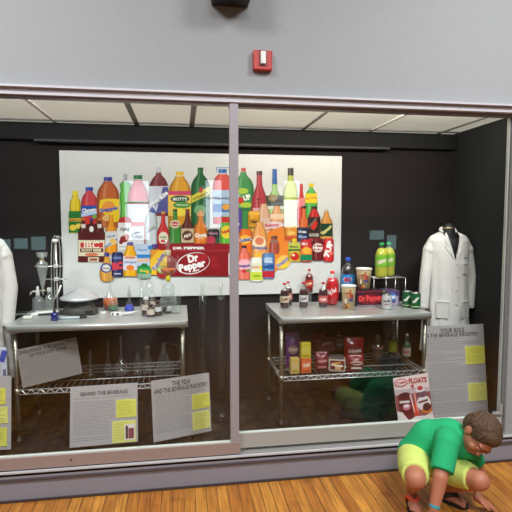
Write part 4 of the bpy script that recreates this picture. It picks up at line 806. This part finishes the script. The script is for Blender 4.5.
q=MB(); q.tube([(-.016,0,hf*.13),(.016,0,hf*.13)],.005,mat((170,160,120),.5),8); q.build('stopcock',fn)
tb=MB(); Yt=Ys+.02
for off in (0,7):
    pts=[atY(x+off*.4,y,Yt+off*.002) for x,y in ((52,300),(51.4,280),(51.2,255),(52,240),(55,235.5),(58.5,238),(60,248),(60.2,266),(59.6,284))]
    P=[]
    for a,c in zip(pts,pts[1:]): P+= [a.lerp(c,k/3) for k in range(3)]
    tb.tube(P+[pts[-1]],.0032,mat((160,166,160),.4,0,'pale_rubber'),8)
tag(tb.build('rubber_tubing'),'pale rubber tubing looped over the ring stand at the left edge of the poster','tubing')
tc=MB(); a=atY(61,285,Ys-.03); c=atY(55,298,Ys-.03); tc.tube([a,a.lerp(c,.5)+Vector((.004,0,0)),c],.006,WHP,8); d=atY(57,292,Ys-.03); tc.tube([d+Vector((-.014,0,.012)),d+Vector((.014,0,-.01))],.004,mat((150,120,90),.5),6)
tag(tc.build('hose_clamp'),'small white pinch clamp hanging right of the ring stand rod','clamp')
# weighing scale with metal dish
p=lt(78.5,315); p.y+=.06; m_=mpp(p); t=thing('weighing_scale','grey laboratory scale topped by a wide shiny metal dish, on the left table','scale',p,0)
b=MB(); b.lathe([(m_*17,.0),(m_*17.6,.008),(m_*16.8,.03),(m_*12.5,.062),(m_*11,.085),(m_*11,.09)],mat((76,74,70),.5,.2,'scale_grey_body'),seg=4 if False else 28,sy=.75); b.build('body',t)
b=MB(); b.box((m_*9,-.075,.022),(m_*14,.03,.028),mat((86,84,78),.5,.2,'scale_front'),rot=Matrix.Rotation(.12,3,'Z'),bev=.005); b.box((m_*11,-.0915,.026),(m_*7,.003,.014),mat((50,30,26),.3,0,'scale_display'),rot=Matrix.Rotation(.12,3,'Z')); b.build('control_panel',t)
zt0=.088; ht=zat(78,288,p.y)-zt0
MB().lathe([(m_*8,zt0-.004),(m_*18.5,zt0+.012),(m_*19,zt0+.02),(m_*18.2,zt0+.026),(m_*6,zt0+ht*.86+.0),(m_*4,zt0+ht*.93),(0,zt0+ht*.94)],mat((222,225,228),.3,.5,'spun_aluminium'),seg=40).build('metal_dish',t,'wide cone shaped aluminium dish')
# papers and pads at the left end
def loose(name,label,cat,cx,cy,w,d,h,col,rz,bev=.006):
    q=lt(cx,cy); o=MB().box((0,0,h/2),(w,d,h),mat(col,.7,0),bev=bev).build(name); o.location=q; o.rotation_euler=(0,0,rz); return tag(o,label,cat)
loose('cloth_pad','long white folded cloth lying before the reagent bottle','cloth',47,314,.15,.05,.022,(222,222,214),.35,.01)
loose('cotton_roll','small white cotton roll at the left front of the left table','cotton roll',28,319,.06,.035,.022,(214,212,200),-.1,.01)
loose('cotton_pad','small white pad in front of the soda siphon','pad',34.5,315.5,.05,.035,.018,(226,226,222),.3,.008)
b=MB(); 
for k in range(5): b.tube([(.04*math.cos(a+k)*(1+.2*k),.018*math.sin(a+k)*(1+.2*k),.008+.004*k) for a in [i*PI/8 for i in range(12)]],.003,LAB,6)
o=b.build('glass_tubing'); o.location=lt(22,316); tag(o,'coil of clear glass tubing on the left front corner of the left table','tubing')
t,p,h,r=vessel('dropper_bottle','small blue glass dropper bottle with black cap near the front of the left table','bottle',54.6,320.5,312,7,[(.9,0),(1,.05),(1,.75),(.6,.95),(.4,1)],gm=mat((26,34,110),.15,0,'cobalt_glass',coat=.6))
MB().lathe([(.009,h),(.009,h+.018),(.005,h+.02),(.004,h+.042),(0,h+.044)],mat((40,28,24),.5),seg=12).build('dropper_cap',t)
t=thing('syringe','white barrelled syringe with dark plunger end lying before the scale','syringe',lt(58,319.5),.03)
b=MB(); b.lathe([(.009,0),(.009,.13)],mat((186,200,206),.35,0,'syringe_barrel'),(0,0,.009),12,axis=(1,0,0)); b.build('barrel',t)
b=MB(); b.lathe([(.009,.13),(.009,.165),(.006,.17)],mat((44,48,54),.5),(0,0,.009),12,axis=(1,.05,0)); b.lathe([(.003,.17),(.0025,.24)],mat((190,190,186),.4,.4),(0,0,.009),8,axis=(1,.05,0)); b.build('plunger',t)
vessel('volumetric_flask','tall necked flask of amber liquid behind the green bulb','flask',110.5,309,271,15,[(.6,0),(.9,.05),(1,.16),(.85,.3),(.4,.42),(.18,.5),(.16,.97),(.2,1)],liq=(ORG,.3))
vessel('round_flask','small round flask with green contents and pale label in front of the amber flask','flask',113.2,310.6,299,10.4,[(.5,0),(.85,.12),(1,.4),(.9,.66),(.5,.88),(.3,.95),(.3,1)],liq=(GRN,.45))
t,p,h,r=vessel('erlenmeyer_flask','conical flask of bright blue liquid with a tall pointed stopper','flask',129.4,310.5,296,10.4,ERL,liq=(BLUEL,.42))
MB().lathe([(r*.3,h*.96),(r*.34,h),(r*.22,h+.04),(r*.1,h+.075),(0,h+.078)],mat((186,186,182),.35,.2,'frosted_stopper'),seg=14).build('stopper',t)
t=thing('test_meter','slim white handheld test meter lying in front of the blue flask','meter',lt(111,316),-.02)
b=MB(); b.box((.035,0,.013),(.07,.04,.026),WHP,rot=Matrix.Rotation(.1,3,'Z'),bev=.006); b.build('housing',t); MB().box((.015,-.021,.015),(.008,.003,.02),mat((30,34,50),.4)).build('dark_band',t); MB().box((.045,-.021,.015),(.014,.003,.012),mat((60,60,66),.4)).build('display',t)
b=MB(); b.tube([(.07,0,.013),(.12,.004,.017),(.17,.02,.022)],[.011,.009,.004],WHP,10); b.build('probe',t)
loose('small_box','tiny white box between the scale and the test meter','box',103.5,313.5,.035,.025,.014,(226,226,224),.1,.003)
# reagent bottles
BROWN=mat((58,30,20),.15,0,'brown_glass',coat=.6); CRL=mat((206,190,176),.6,0,'cream_label')
for i,(px,yb,yt,w,lab) in enumerate([(146.3,315,297,9,'brown reagent bottle with large cream label, left of the group of four'),(152.4,311,294.6,7.6,'tallest brown reagent bottle with white cap, at the back of the group'),(150.8,316.6,304,8,'short brown reagent bottle with white label, front centre of the group'),(157.6,315.4,300.5,8,'dark brown reagent bottle with black base, right of the group')]):
    p=lt(px,yb); h=zat(px,yt,p.y); r=psz(p,w)/2; t=thing('reagent_bottle',lab,'bottle',p,facing(p),'brown reagent bottles on the left table')
    MB().lathe([(r*.9,0),(r,.003),(r,h*.62),(r*.8,h*.72),(r*.45,h*.78),(r*.45,h*.86)],BROWN,seg=20).build('bottle_body',t)
    MB().lathe([(r*.55,h*.84),(r*.58,h*.86),(r*.58,h*.98),(r*.5,h)],mat((214,214,210),.4) if i<2 else mat((60,40,34),.4),seg=16).build('cap',t)
    b=MB(); b.lathe([(r*1.015,h*(.3 if i!=2 else .2)),(r*1.015,h*.62)],CRL if i<3 else mat((206,206,210),.6,0,'white_label'),seg=20); b.f=b.f[:-2];b.m=b.m[:-2];b.sm=b.sm[:-2]; b.build('label_band',t)
    if i==0: MB().box((.006,-r*1.02,h*.18),(.016,.003,.016),mat((70,30,30),.5)).build('red_square',t)
t,p,h,r=vessel('bell_jar','tall faint clear glass bell jar behind the brown reagent bottles','jar',149.4,307,280,11,[(1,0),(1,.5),(.9,.72),(.55,.92),(.15,.99),(.1,1)],gm=CLEAR)
# distillation apparatus: bulb on bulb with amber liquid
Yd=lt(168.5,314).y+.04; d0=atY(168.5,312,Yd); d0.z=ZT
dz=lambda py: zat(168.5,py,Yd); mm=mpp(d0)
t=thing('distillation_apparatus','stacked glass distillation bulbs holding amber liquid at the right end of the left table','apparatus',d0,0)
b=MB(); b.shell([(mm*5,0),(mm*8,.004),(mm*8.6,dz(303)),(mm*7.4,dz(298)),(mm*3,dz(295))],LAB,seg=24); b.build('lower_vessel',t)
b=MB(); b.lathe([(mm*2,dz(297)),(mm*5.6,dz(295)),(mm*6.8,dz(290)),(mm*5.6,dz(285)),(mm*2,dz(282)),(mm*1.4,dz(279))],LAB,seg=24); b.build('middle_bulb',t)
b=MB(); b.lathe([(mm*1.8,dz(281.5)),(mm*2.4,dz(279)),(mm*2.2,dz(275))],YELL,seg=16); b.build('yellow_joint',t,'bright yellow liquid in the narrow joint')
b=MB(); b.shell([(mm*1.6,dz(277)),(mm*2.4,dz(275)),(mm*7,dz(271.5)),(mm*8.8,dz(265.5)),(mm*8,dz(259.6)),(mm*3,dz(255.5)),(mm*2,dz(253.6)),(mm*1.8,dz(250))],LAB,seg=28); b.build('upper_bulb',t)
b=MB(); b.lathe([(0,dz(276)),(mm*2.1,dz(275)),(mm*6.6,dz(271.4)),(mm*7.9,dz(268)),(0,dz(268))],AMB,seg=28); b.build('amber_liquid',t)
b=MB(); b.lathe([(mm*2.6,dz(256)),(mm*3,dz(254.5)),(mm*3,dz(250.6)),(mm*2.6,dz(250))],mat((200,186,150),.7,0,'pale_cork'),seg=16); b.build('stopper',t)
b=MB(); b.shell([(mm*1.4,dz(250)),(mm*1.6,dz(247)),(mm*4.6,dz(240.5)),(mm*5,dz(239))],LAB,seg=20); b.build('top_funnel',t)
b=MB(); b.tube([(mm*8,0,dz(270)),(mm*10,0,dz(262)),(mm*10,0,dz(255))],.003,LAB,6); b.build('side_tube',t)
b=MB(); b.lathe([(mm*2.2,.002),(mm*3,.004),(mm*3,.01),(0,.011)],mat((40,24,20),.5),seg=14); b.build('dark_foot',t)
vessel('beaker','clear glass beaker beside the distillation apparatus','beaker',176,313,294,10,[(.95,0),(1,.03),(1,.97),(1.08,1)])
vessel('round_flask','dark tinted round flask tucked left of the distillation apparatus','flask',163,312,298,9,[(.6,0),(.9,.1),(1,.4),(.9,.7),(.45,.92),(.35,1)],liq=(mat((60,34,28),.2,0,'dark_liquid'),.4))
vessel('glass_column','thin clear glass tube standing left of the bell jar','tube',141.8,309,272,4,[(1,0),(1,1)],gm=CLEAR)
# glassware on the lower wire shelf
g='clear glassware on the left wire shelf'
for nm,lab,px,yt,yb,w,pr_ in [
 ('measuring_cylinder','slim footed measuring cylinder on the left wire shelf, beside the tilted board',90.5,350,373,7,[(1,0),(1,.03),(.45,.06),(.42,.97),(.55,1)]),
 ('volumetric_flask','tall necked volumetric flask on the left wire shelf, standing highest',121.5,336,373,17,[(.7,0),(1,.08),(.9,.25),(.3,.42),(.15,.5),(.15,.97),(.22,1)]),
 ('volumetric_flask','shorter long necked flask on the left wire shelf, second from the tilted board',108.5,341,372,10,[(.7,0),(1,.08),(.9,.25),(.3,.45),(.18,.5),(.18,.97),(.24,1)]),
 ('glass_bottle','narrow clear bottle with pale stopper on the left wire shelf',147.5,348,374,9,[(.9,0),(1,.05),(1,.55),(.5,.72),(.36,.98),(.45,1)]),
 ('glass_bottle','squat clear bottle left of the large conical flask on the wire shelf',138,352,375,10,[(.9,0),(1,.05),(1,.5),(.5,.7),(.4,.98),(.45,1)]),
 ('erlenmeyer_flask','large clear conical flask with a tube, right end of the left wire shelf',164,343,373,21,ERL)]:
    t,p,h,r=vessel(nm,lab,'glassware',px,yb,yt,w,pr_,z=ZSH,Y=3.26,group=g)
    if 'pale stopper' in lab: MB().lathe([(r*.5,h*.96),(r*.55,h*1.08),(r*.4,h*1.1)],mat((150,146,140),.5),seg=12).build('stopper',t)
    if 'with a tube' in lab: q=MB(); q.tube([(0,0,h),(.03,0,h*1.0),(.09,0,h*.9),(.12,0,h*.6),(.1,0,h*.3)],.003,LAB,6); q.build('rubber_tube',t)
# tall cylinders on the case deck
for px,yt,yb,lab in ((203.5,284,414,'tall slim glass jar standing on the black cloth, left of the pair by the mullion'),(221.5,284,419,'tall slim glass jar standing on the black cloth, nearest the mullion')):
    q=atZ(px,yb,ZF); h=atY(px,yt,q.y).z-ZF; t=thing('glass_jar',lab,'jar',(q.x,q.y,ZF),0,'tall glass jars beside the left table')
    q2=mpp(q); MB().shell([(0,.004),(q2*7,.004),(q2*7.4,.012),(q2*3.6,.03),(q2*3.4,.04),(q2*3.4,h*.9),(q2*4,h*.905)],CLEAR,seg=24).build('glass_wall',t)
    MB().lathe([(q2*1.6,h*.885),(q2*3,h*.91),(q2*1.6,h*.93),(q2*1.8,h*.94),(q2*1.8,h),(q2*1.4,h*1.002)],LAB,seg=16).build('stopper',t)
    MB().lathe([(q2*3.1,h*.02),(q2*3.2,h*.04),(0,h*.04)],LAB,seg=16).build('inner_base',t)

# ================================================================ THE BOY
SK=mat((180,116,88),.55,0,'skin'); 
b_=SK.node_tree.nodes['Principled BSDF']; b_.inputs['Subsurface Weight'].default_value=.08; b_.inputs['Subsurface Radius'].default_value=(.01,.004,.002)
GREEN=mat((26,168,108),.85,0,'green_jersey',.25,60); LIME=mat((206,222,116),.85,0,'lime_cotton',.25,60)
HAIR=mat((84,60,40),.6,0,'brown_hair',.7,120)
P=lambda px,py,Y: atY(px,py,Y)
boy=thing('boy','person in green T-shirt and lime shorts squatting on the wood floor, head bowed','person',(1.3,2.3,0),0)
bo=Vector((1.3,2.3,0))
def Q(px,py,Y): return atY(px,py,Y)-bo
hipR,hipL=Q(413,456,2.46),Q(434,461,2.44); kneeR=Q(415.5,479,2.17); kneeL=Q(479,481,2.17)
ankR=Vector(atZ(411.5,489,.075))-bo; toeR=Vector(atZ(414,506,.022))-bo
ankL=Vector(atZ(443,487,.07))-bo; toeL=Vector(atZ(452,499,.022))-bo
pel=Q(420,450,2.46); mid=Q(430,438,2.44); chest=Q(449,437,2.37); neckb=Q(461,438,2.30); 
head=Q(479.5,435,2.22)
shR=Q(447,443,2.24); elR=Q(440.5,477,2.16); wrR=Q(434,508,2.13)
shL=Q(470,451,2.34); elL=Q(480,470,2.36); wrL=Vector(atZ(477,498,.075))-bo
hf=Vector((-.22,-.68,-.70)).normalized()     # where the face points
hu=(Vector((.50,-.10,.86))-hf*Vector((.50,-.10,.86)).dot(hf)).normalized(); hs=hf.cross(hu).normalized()
HM=Matrix((hs,hf,hu)).transposed()   # local x=side, y=face, z=crown
def hp(x,y,z): return head+HM@Vector((x,y,z))
blobs=[('c',pel,mid,.085,.08),('c',mid,chest,.085,.085),('c',chest,neckb,.075,.045),('c',neckb,hp(0,-.035,-.06),.036,.036),
 ('c',hipR,kneeR,.064,.05),('c',kneeR,ankR,.047,.03),('e',kneeR,(.052,.05,.051),None),
 ('c',hipL,kneeL,.064,.05),('c',kneeL,ankL,.046,.03),('e',kneeL,(.052,.05,.051),None),
 ('c',chest,shR,.07,.05),('c',shR,elR,.042,.036),('c',elR,wrR,.037,.026),
 ('c',chest,shL,.06,.048),('c',shL,elL,.034,.028),('c',elL,wrL,.028,.02)]
# feet
for ank,toe in ((ankR,toeR),(ankL,toeL)):
    d=(toe-ank); d.z=0; d.normalize(); s=Vector((-d.y,d.x,0)); g0=Vector((ank.x,ank.y,.03)); 
    blobs+=[('c',ank,g0-d*.022+Vector((0,0,.002)),.03,.024),('c',g0-d*.02,g0+d*.085+Vector((0,0,-.004)),.026,.027),('c',ank+Vector((0,0,-.015)),g0+d*.08,.026,.022),('e',g0+d*.075+Vector((0,0,-.002)),(.034,.034,.02),None)]
    for k,(o_,l_,r_) in enumerate(((-.024,.034,.0115),(-.009,.033,.0085),(.003,.03,.008),(.014,.025,.0075),(.024,.019,.007))):
        o2=o_ if ank is ankL else -o_
        a=g0+d*.088+s*o2; blobs.append(('c',a,a+d*l_+Vector((0,0,-.009)),r_*1.1,r_))
# hands: palm, four fingers of different lengths, thumb
def hand(wr,fd,up,side,flat):
    fd=fd.normalized(); s=fd.cross(up).normalized()*side; c=wr+fd*.034
    out=[('c',wr,wr+fd*.02,.021,.02),('c',wr+fd*.02+s*.012,wr+fd*.055+s*.017,.015,.012),('c',wr+fd*.02-s*.010,wr+fd*.055-s*.014,.015,.012),('c',wr+fd*.02,wr+fd*.055,.015,.013)]
    for o_,l_ in ((.022,.05),(.0075,.057),(-.0075,.052),(-.021,.041)):
        a=wr+fd*.058+s*o_; m1=a+fd*l_*.45+up*.006+s*o_*.15; e=m1+fd*l_*.5-up*.010+s*o_*.1
        out+=[('c',a,m1,.0078,.007),('c',m1,e,.007,.006)]
    a=wr+fd*.018+s*.018; m1=a+(fd*.6+s*.9).normalized()*.03; e=m1+(fd+s*.25).normalized()*.024-up*.004
    out+=[('c',a,m1,.011,.0085),('c',m1,e,.0085,.007)]
    return out
hl=Vector(atZ(492,511,.012))-bo-wrL; hl.z=-.045
blobs+=hand(wrL,hl,Vector((0,0,1)),1,True)
dR=(wrR-elR).normalized(); hR=Vector((.02,-.03,-.05)).normalized(); blobs+=hand(wrR,(dR+hR).normalized(),Vector((-.2,-.9,.2)).normalized(),1,False)
# head
R_h=HM
E_=lambda x,y,z,a,b2,c2: ('e',hp(x,y,z),(a,b2,c2),HM)
blobs+=[E_(0,-.008,.018,.072,.088,.082),E_(0,.02,-.03,.06,.064,.062),E_(0,.048,-.066,.032,.03,.026),E_(0,.082,-.018,.0095,.014,.02),E_(0,.092,-.03,.012,.010,.009),
 E_(.03,.058,-.03,.024,.022,.024),E_(-.03,.058,-.03,.024,.022,.024),E_(0,.074,.018,.05,.014,.008),
 E_(0,.078,-.05,.019,.009,.0045),E_(0,.076,-.058,.017,.009,.005)]
for s in (-1,1): blobs+=[E_(s*.074,-.004,-.012,.008,.019,.027),E_(s*.079,-.010,-.006,.006,.016,.022)]
sdf_mesh(blobs,.0042,'body',SK,boy,3)
# face details
for s in (-1,1):
    ed=MB(); 
    q=sdf_mesh([E_(s*.029,.077,-.004,.0135,.008,.006)],.002,'eye',mat((176,140,122),.9,0,'eye_white'),boy,1,label='lowered eye')
    sdf_mesh([E_(s*.029,.0835,-.006,.0055,.003,.0045)],.0015,'iris',mat((60,40,30),.9,0,'brown_iris'),q,1); 
    sdf_mesh([E_(s*.029,.079,-.0005,.0155,.0095,.0065)],.002,'eyelid',SK,boy,1)
    eb=MB(); eb.tube([hp(s*.013,.087,.013),hp(s*.028,.088,.018),hp(s*.044,.078,.014)],[.0014,.002,.0012],mat((110,76,54),.8,0,'brow_hair'),6); eb.build('eyebrow',boy)
MB().tube([hp(-.016,.083,-.0535),hp(-.006,.0875,-.0535),hp(.006,.0875,-.0535),hp(.016,.083,-.0535)],[.0012,.0022,.0022,.0012],mat((150,70,66),.5,0,'lip_pink'),6).build('mouth',boy)
# hair: a cropped cap of overlapping locks
hb=[E_(0,-.018,.030,.083,.094,.084),E_(0,-.045,-.002,.078,.072,.072),E_(0,.024,.062,.062,.052,.042)]
rnd=random.Random(4)
for i in range(150):
    u=rnd.uniform(0,1); a=rnd.uniform(0,2*PI); ph=math.acos(1-u*1.25)
    x,y,z=math.sin(ph)*math.cos(a),math.sin(ph)*math.sin(a),math.cos(ph)
    if y>.3 and z<.35: continue
    if abs(x)>.5 and y>.1 and z<.05: continue
    if z<-.1 and y>-.2: continue
    base=hp(x*.084,-.016+y*.094,.028+z*.084); fl=Vector((x*.3-.15,.55 if z>.2 else -.1,-.5 if z<.5 else -.15)); fl=(HM@fl).normalized(); nrm=(HM@Vector((x,y,z))).normalized(); fl=(fl-nrm*fl.dot(nrm)).normalized()
    L_=rnd.uniform(.02,.034); hb.append(('c',base-fl*L_*.5-nrm*.003,base+fl*L_*.5+nrm*.001,.0085,.003))
for k in range(9): # fringe
    x=-.056+.014*k; hb.append(('c',hp(x,.052-abs(x)*.35,.064),hp(x+.010,.074-abs(x)*.42,.034-abs(x)*.1),.010,.003))
sdf_mesh(hb,.003,'hair',HAIR,boy,3)
hn=HAIR.node_tree; nz_=[n for n in hn.nodes if n.type=='TEX_NOISE'][0]; nz_.inputs['Scale'].default_value=160
# shirt
sb=[('e',pel+Vector((-.022,.0,-.02)),(.1,.115,.095),None),('c',pel+Vector((-.004,.0,.0)),mid+Vector((-.004,0,.004)),.1,.1),('c',pel+Vector((.01,.0,.0)),mid,.09,.096),('c',mid,chest,.098,.1),('c',chest,neckb-Vector((.012,0,0)),.098,.06),('c',chest,shR,.08,.064),('c',chest,shL,.078,.058),
 ('k',shR,shR.lerp(elR,.84),.062,.058),('e',shR,(.063,.063,.06),None),('k',shL,shL.lerp(elL,.6),.054,.05),('e',shL,(.056,.056,.055),None),
 ('c',chest+Vector((.03,-.07,-.02)),neckb+Vector((.035,-.03,-.055)),.07,.05)]
sdf_mesh(sb,.006,'shirt',GREEN,boy,5)
nk=MB(); dN=(hp(0,-.035,-.06)-neckb).normalized(); n=22; uu=dN.orthogonal().normalized(); vv=dN.cross(uu)
nk.tube([neckb+dN*.028+(uu*math.cos(2*PI*i/n)+vv*math.sin(2*PI*i/n))*.047 for i in range(n+1)],.0055,mat((20,140,90),.85,0,'shirt_rib'),6); nk.build('collar',boy)
# shorts
def hem(a,b2,f): return a.lerp(b2,f)
so_=[('c',hipR+Vector((.01,0,-.015)),hipL,.084,.084),('c',pel+Vector((.01,.0,-.03)),hipR,.088,.086),('k',hipR,hem(hipR,kneeR,.5),.086,.084),('k',hem(hipR,kneeR,.49),hem(hipR,kneeR,.86),.085,.067),('k',hipL,hem(hipL,kneeL,.5),.09,.084),('k',hem(hipL,kneeL,.49),hem(hipL,kneeL,.86),.085,.064)]
sdf_mesh(so_,.006,'shorts',LIME,boy,3)
# flip flops
for ank,toe,col in ((ankR,toeR,(228,84,50)),(ankL,toeL,(40,32,34))):
    d=(toe-ank); d.z=0; d.normalize(); s=Vector((-d.y,d.x,0)); g0=Vector((ank.x,ank.y,0))
    sh=[(-.062,.0),(-.052,.022),(-.02,.028),(.03,.031),(.075,.038),(.11,.036),(.133,.022),(.139,0)]
    out=[g0+d*a+s*w_ for a,w_ in sh]+[g0+d*a-s*w_ for a,w_ in reversed(sh[:-1])][:-1]
    f=MB(); n=len(out); f.add([(q.x,q.y,.001) for q in out]+[(q.x,q.y,.013) for q in out],[tuple(reversed(range(n))),tuple(range(n,2*n))]+[(i,(i+1)%n,(i+1)%n+n,i+n) for i in range(n)],mat((26,24,28),.7,0,'black_foam_sole')); so2=f.build('flip_flop',boy,'black soled flip flop')
    f=MB(); tp=g0+d*.088+Vector((0,0,.022)); top=g0+d*.045+Vector((0,0,.062))
    for sd in (-1,1):
        a=g0+d*.0+s*sd*.03+Vector((0,0,.014)); m1=g0+d*.035+s*sd*.032+Vector((0,0,.05)); f.tube([a,m1,g0+d*.066+s*sd*.014+Vector((0,0,.056)),g0+d*.088+Vector((0,0,.048))],[.007,.010,.0095,.007],mat(col,.5,0,'strap'),8)
    f.tube([g0+d*.088+Vector((0,0,.048)),g0+d*.098+Vector((0,0,.014))],.003,mat(col,.5,0,'strap'),6); f.build('strap',so2)
wb=MB(); c=wrR-dR*.012; uu=dR.orthogonal().normalized(); vv=dR.cross(uu); wb.lathe([(.0255,-.011),(.027,-.009),(.027,.009),(.0255,.011)],mat((60,160,176),.5,0,'teal_wristband'),seg=24)
o=wb.build('wristband',boy,'teal and white paper wristband'); o.location=c; o.rotation_euler=Vector((0,0,1)).rotation_difference(dR).to_euler()
# ================================================================ LIGHTS, CAMERA
def area(name,loc,size,sy,power,col,rot=(0,0,0),spread=180):
    l=bpy.data.lights.new(name,'AREA'); l.shape='RECTANGLE'; l.size=size; l.size_y=sy; l.energy=power; l.color=col; l.spread=math.radians(spread)
    o=bpy.data.objects.new(name,l); COL.objects.link(o); o.location=loc; o.rotation_euler=rot; return o
area('gallery_lamp_left',(-1.6,.6,4.1),1.2,.6,66,(.98,.985,1.0),(math.radians(32),0,0),120)
area('gallery_lamp_right',(2.2,.6,4.1),1.2,.6,66,(.98,.985,1.0),(math.radians(32),0,0),120)
area('gallery_lamp_centre',(.4,-1.2,4.1),1.2,.6,50,(.98,.985,1.0),(math.radians(32),0,0),120)
# fluorescent strips tucked behind the header of the case, cool on the left, warm on the right
area('case_lamp_left',(-.75,2.795,2.224),1.7,.03,14,(.93,.98,1.0),(math.radians(55),0,0))
area('case_lamp_right',(1.15,2.81,2.224),1.6,.03,13,(1,.94,.84),(math.radians(55),0,0))
W=bpy.data.worlds.new('hall_world'); C.world=W; W.use_nodes=True
W.node_tree.nodes['Background'].inputs[0].default_value=(.75,.8,.9,1); W.node_tree.nodes['Background'].inputs[1].default_value=.5
cam=bpy.data.cameras.new('camera'); co=bpy.data.objects.new('camera',cam); COL.objects.link(co); C.camera=co
cam.sensor_fit='HORIZONTAL'; cam.sensor_width=36; cam.lens=36*F/512; cam.clip_start=.05
co.location=(0,0,H)
fwd=Vector((math.sin(A_)*math.cos(P_),math.cos(A_)*math.cos(P_),-math.sin(P_)))
co.rotation_euler=fwd.to_track_quat('-Z','Y').to_euler()
C.view_settings.view_transform='Standard'; C.view_settings.look='None'; C.view_settings.gamma=1; C.view_settings.use_curve_mapping=False
C.view_settings.exposure=0
_p=INK.node_tree.nodes['Principled BSDF']; _p.inputs['Coat Weight'].default_value=.7
C.cycles.transparent_max_bounces=32; C.cycles.max_bounces=8
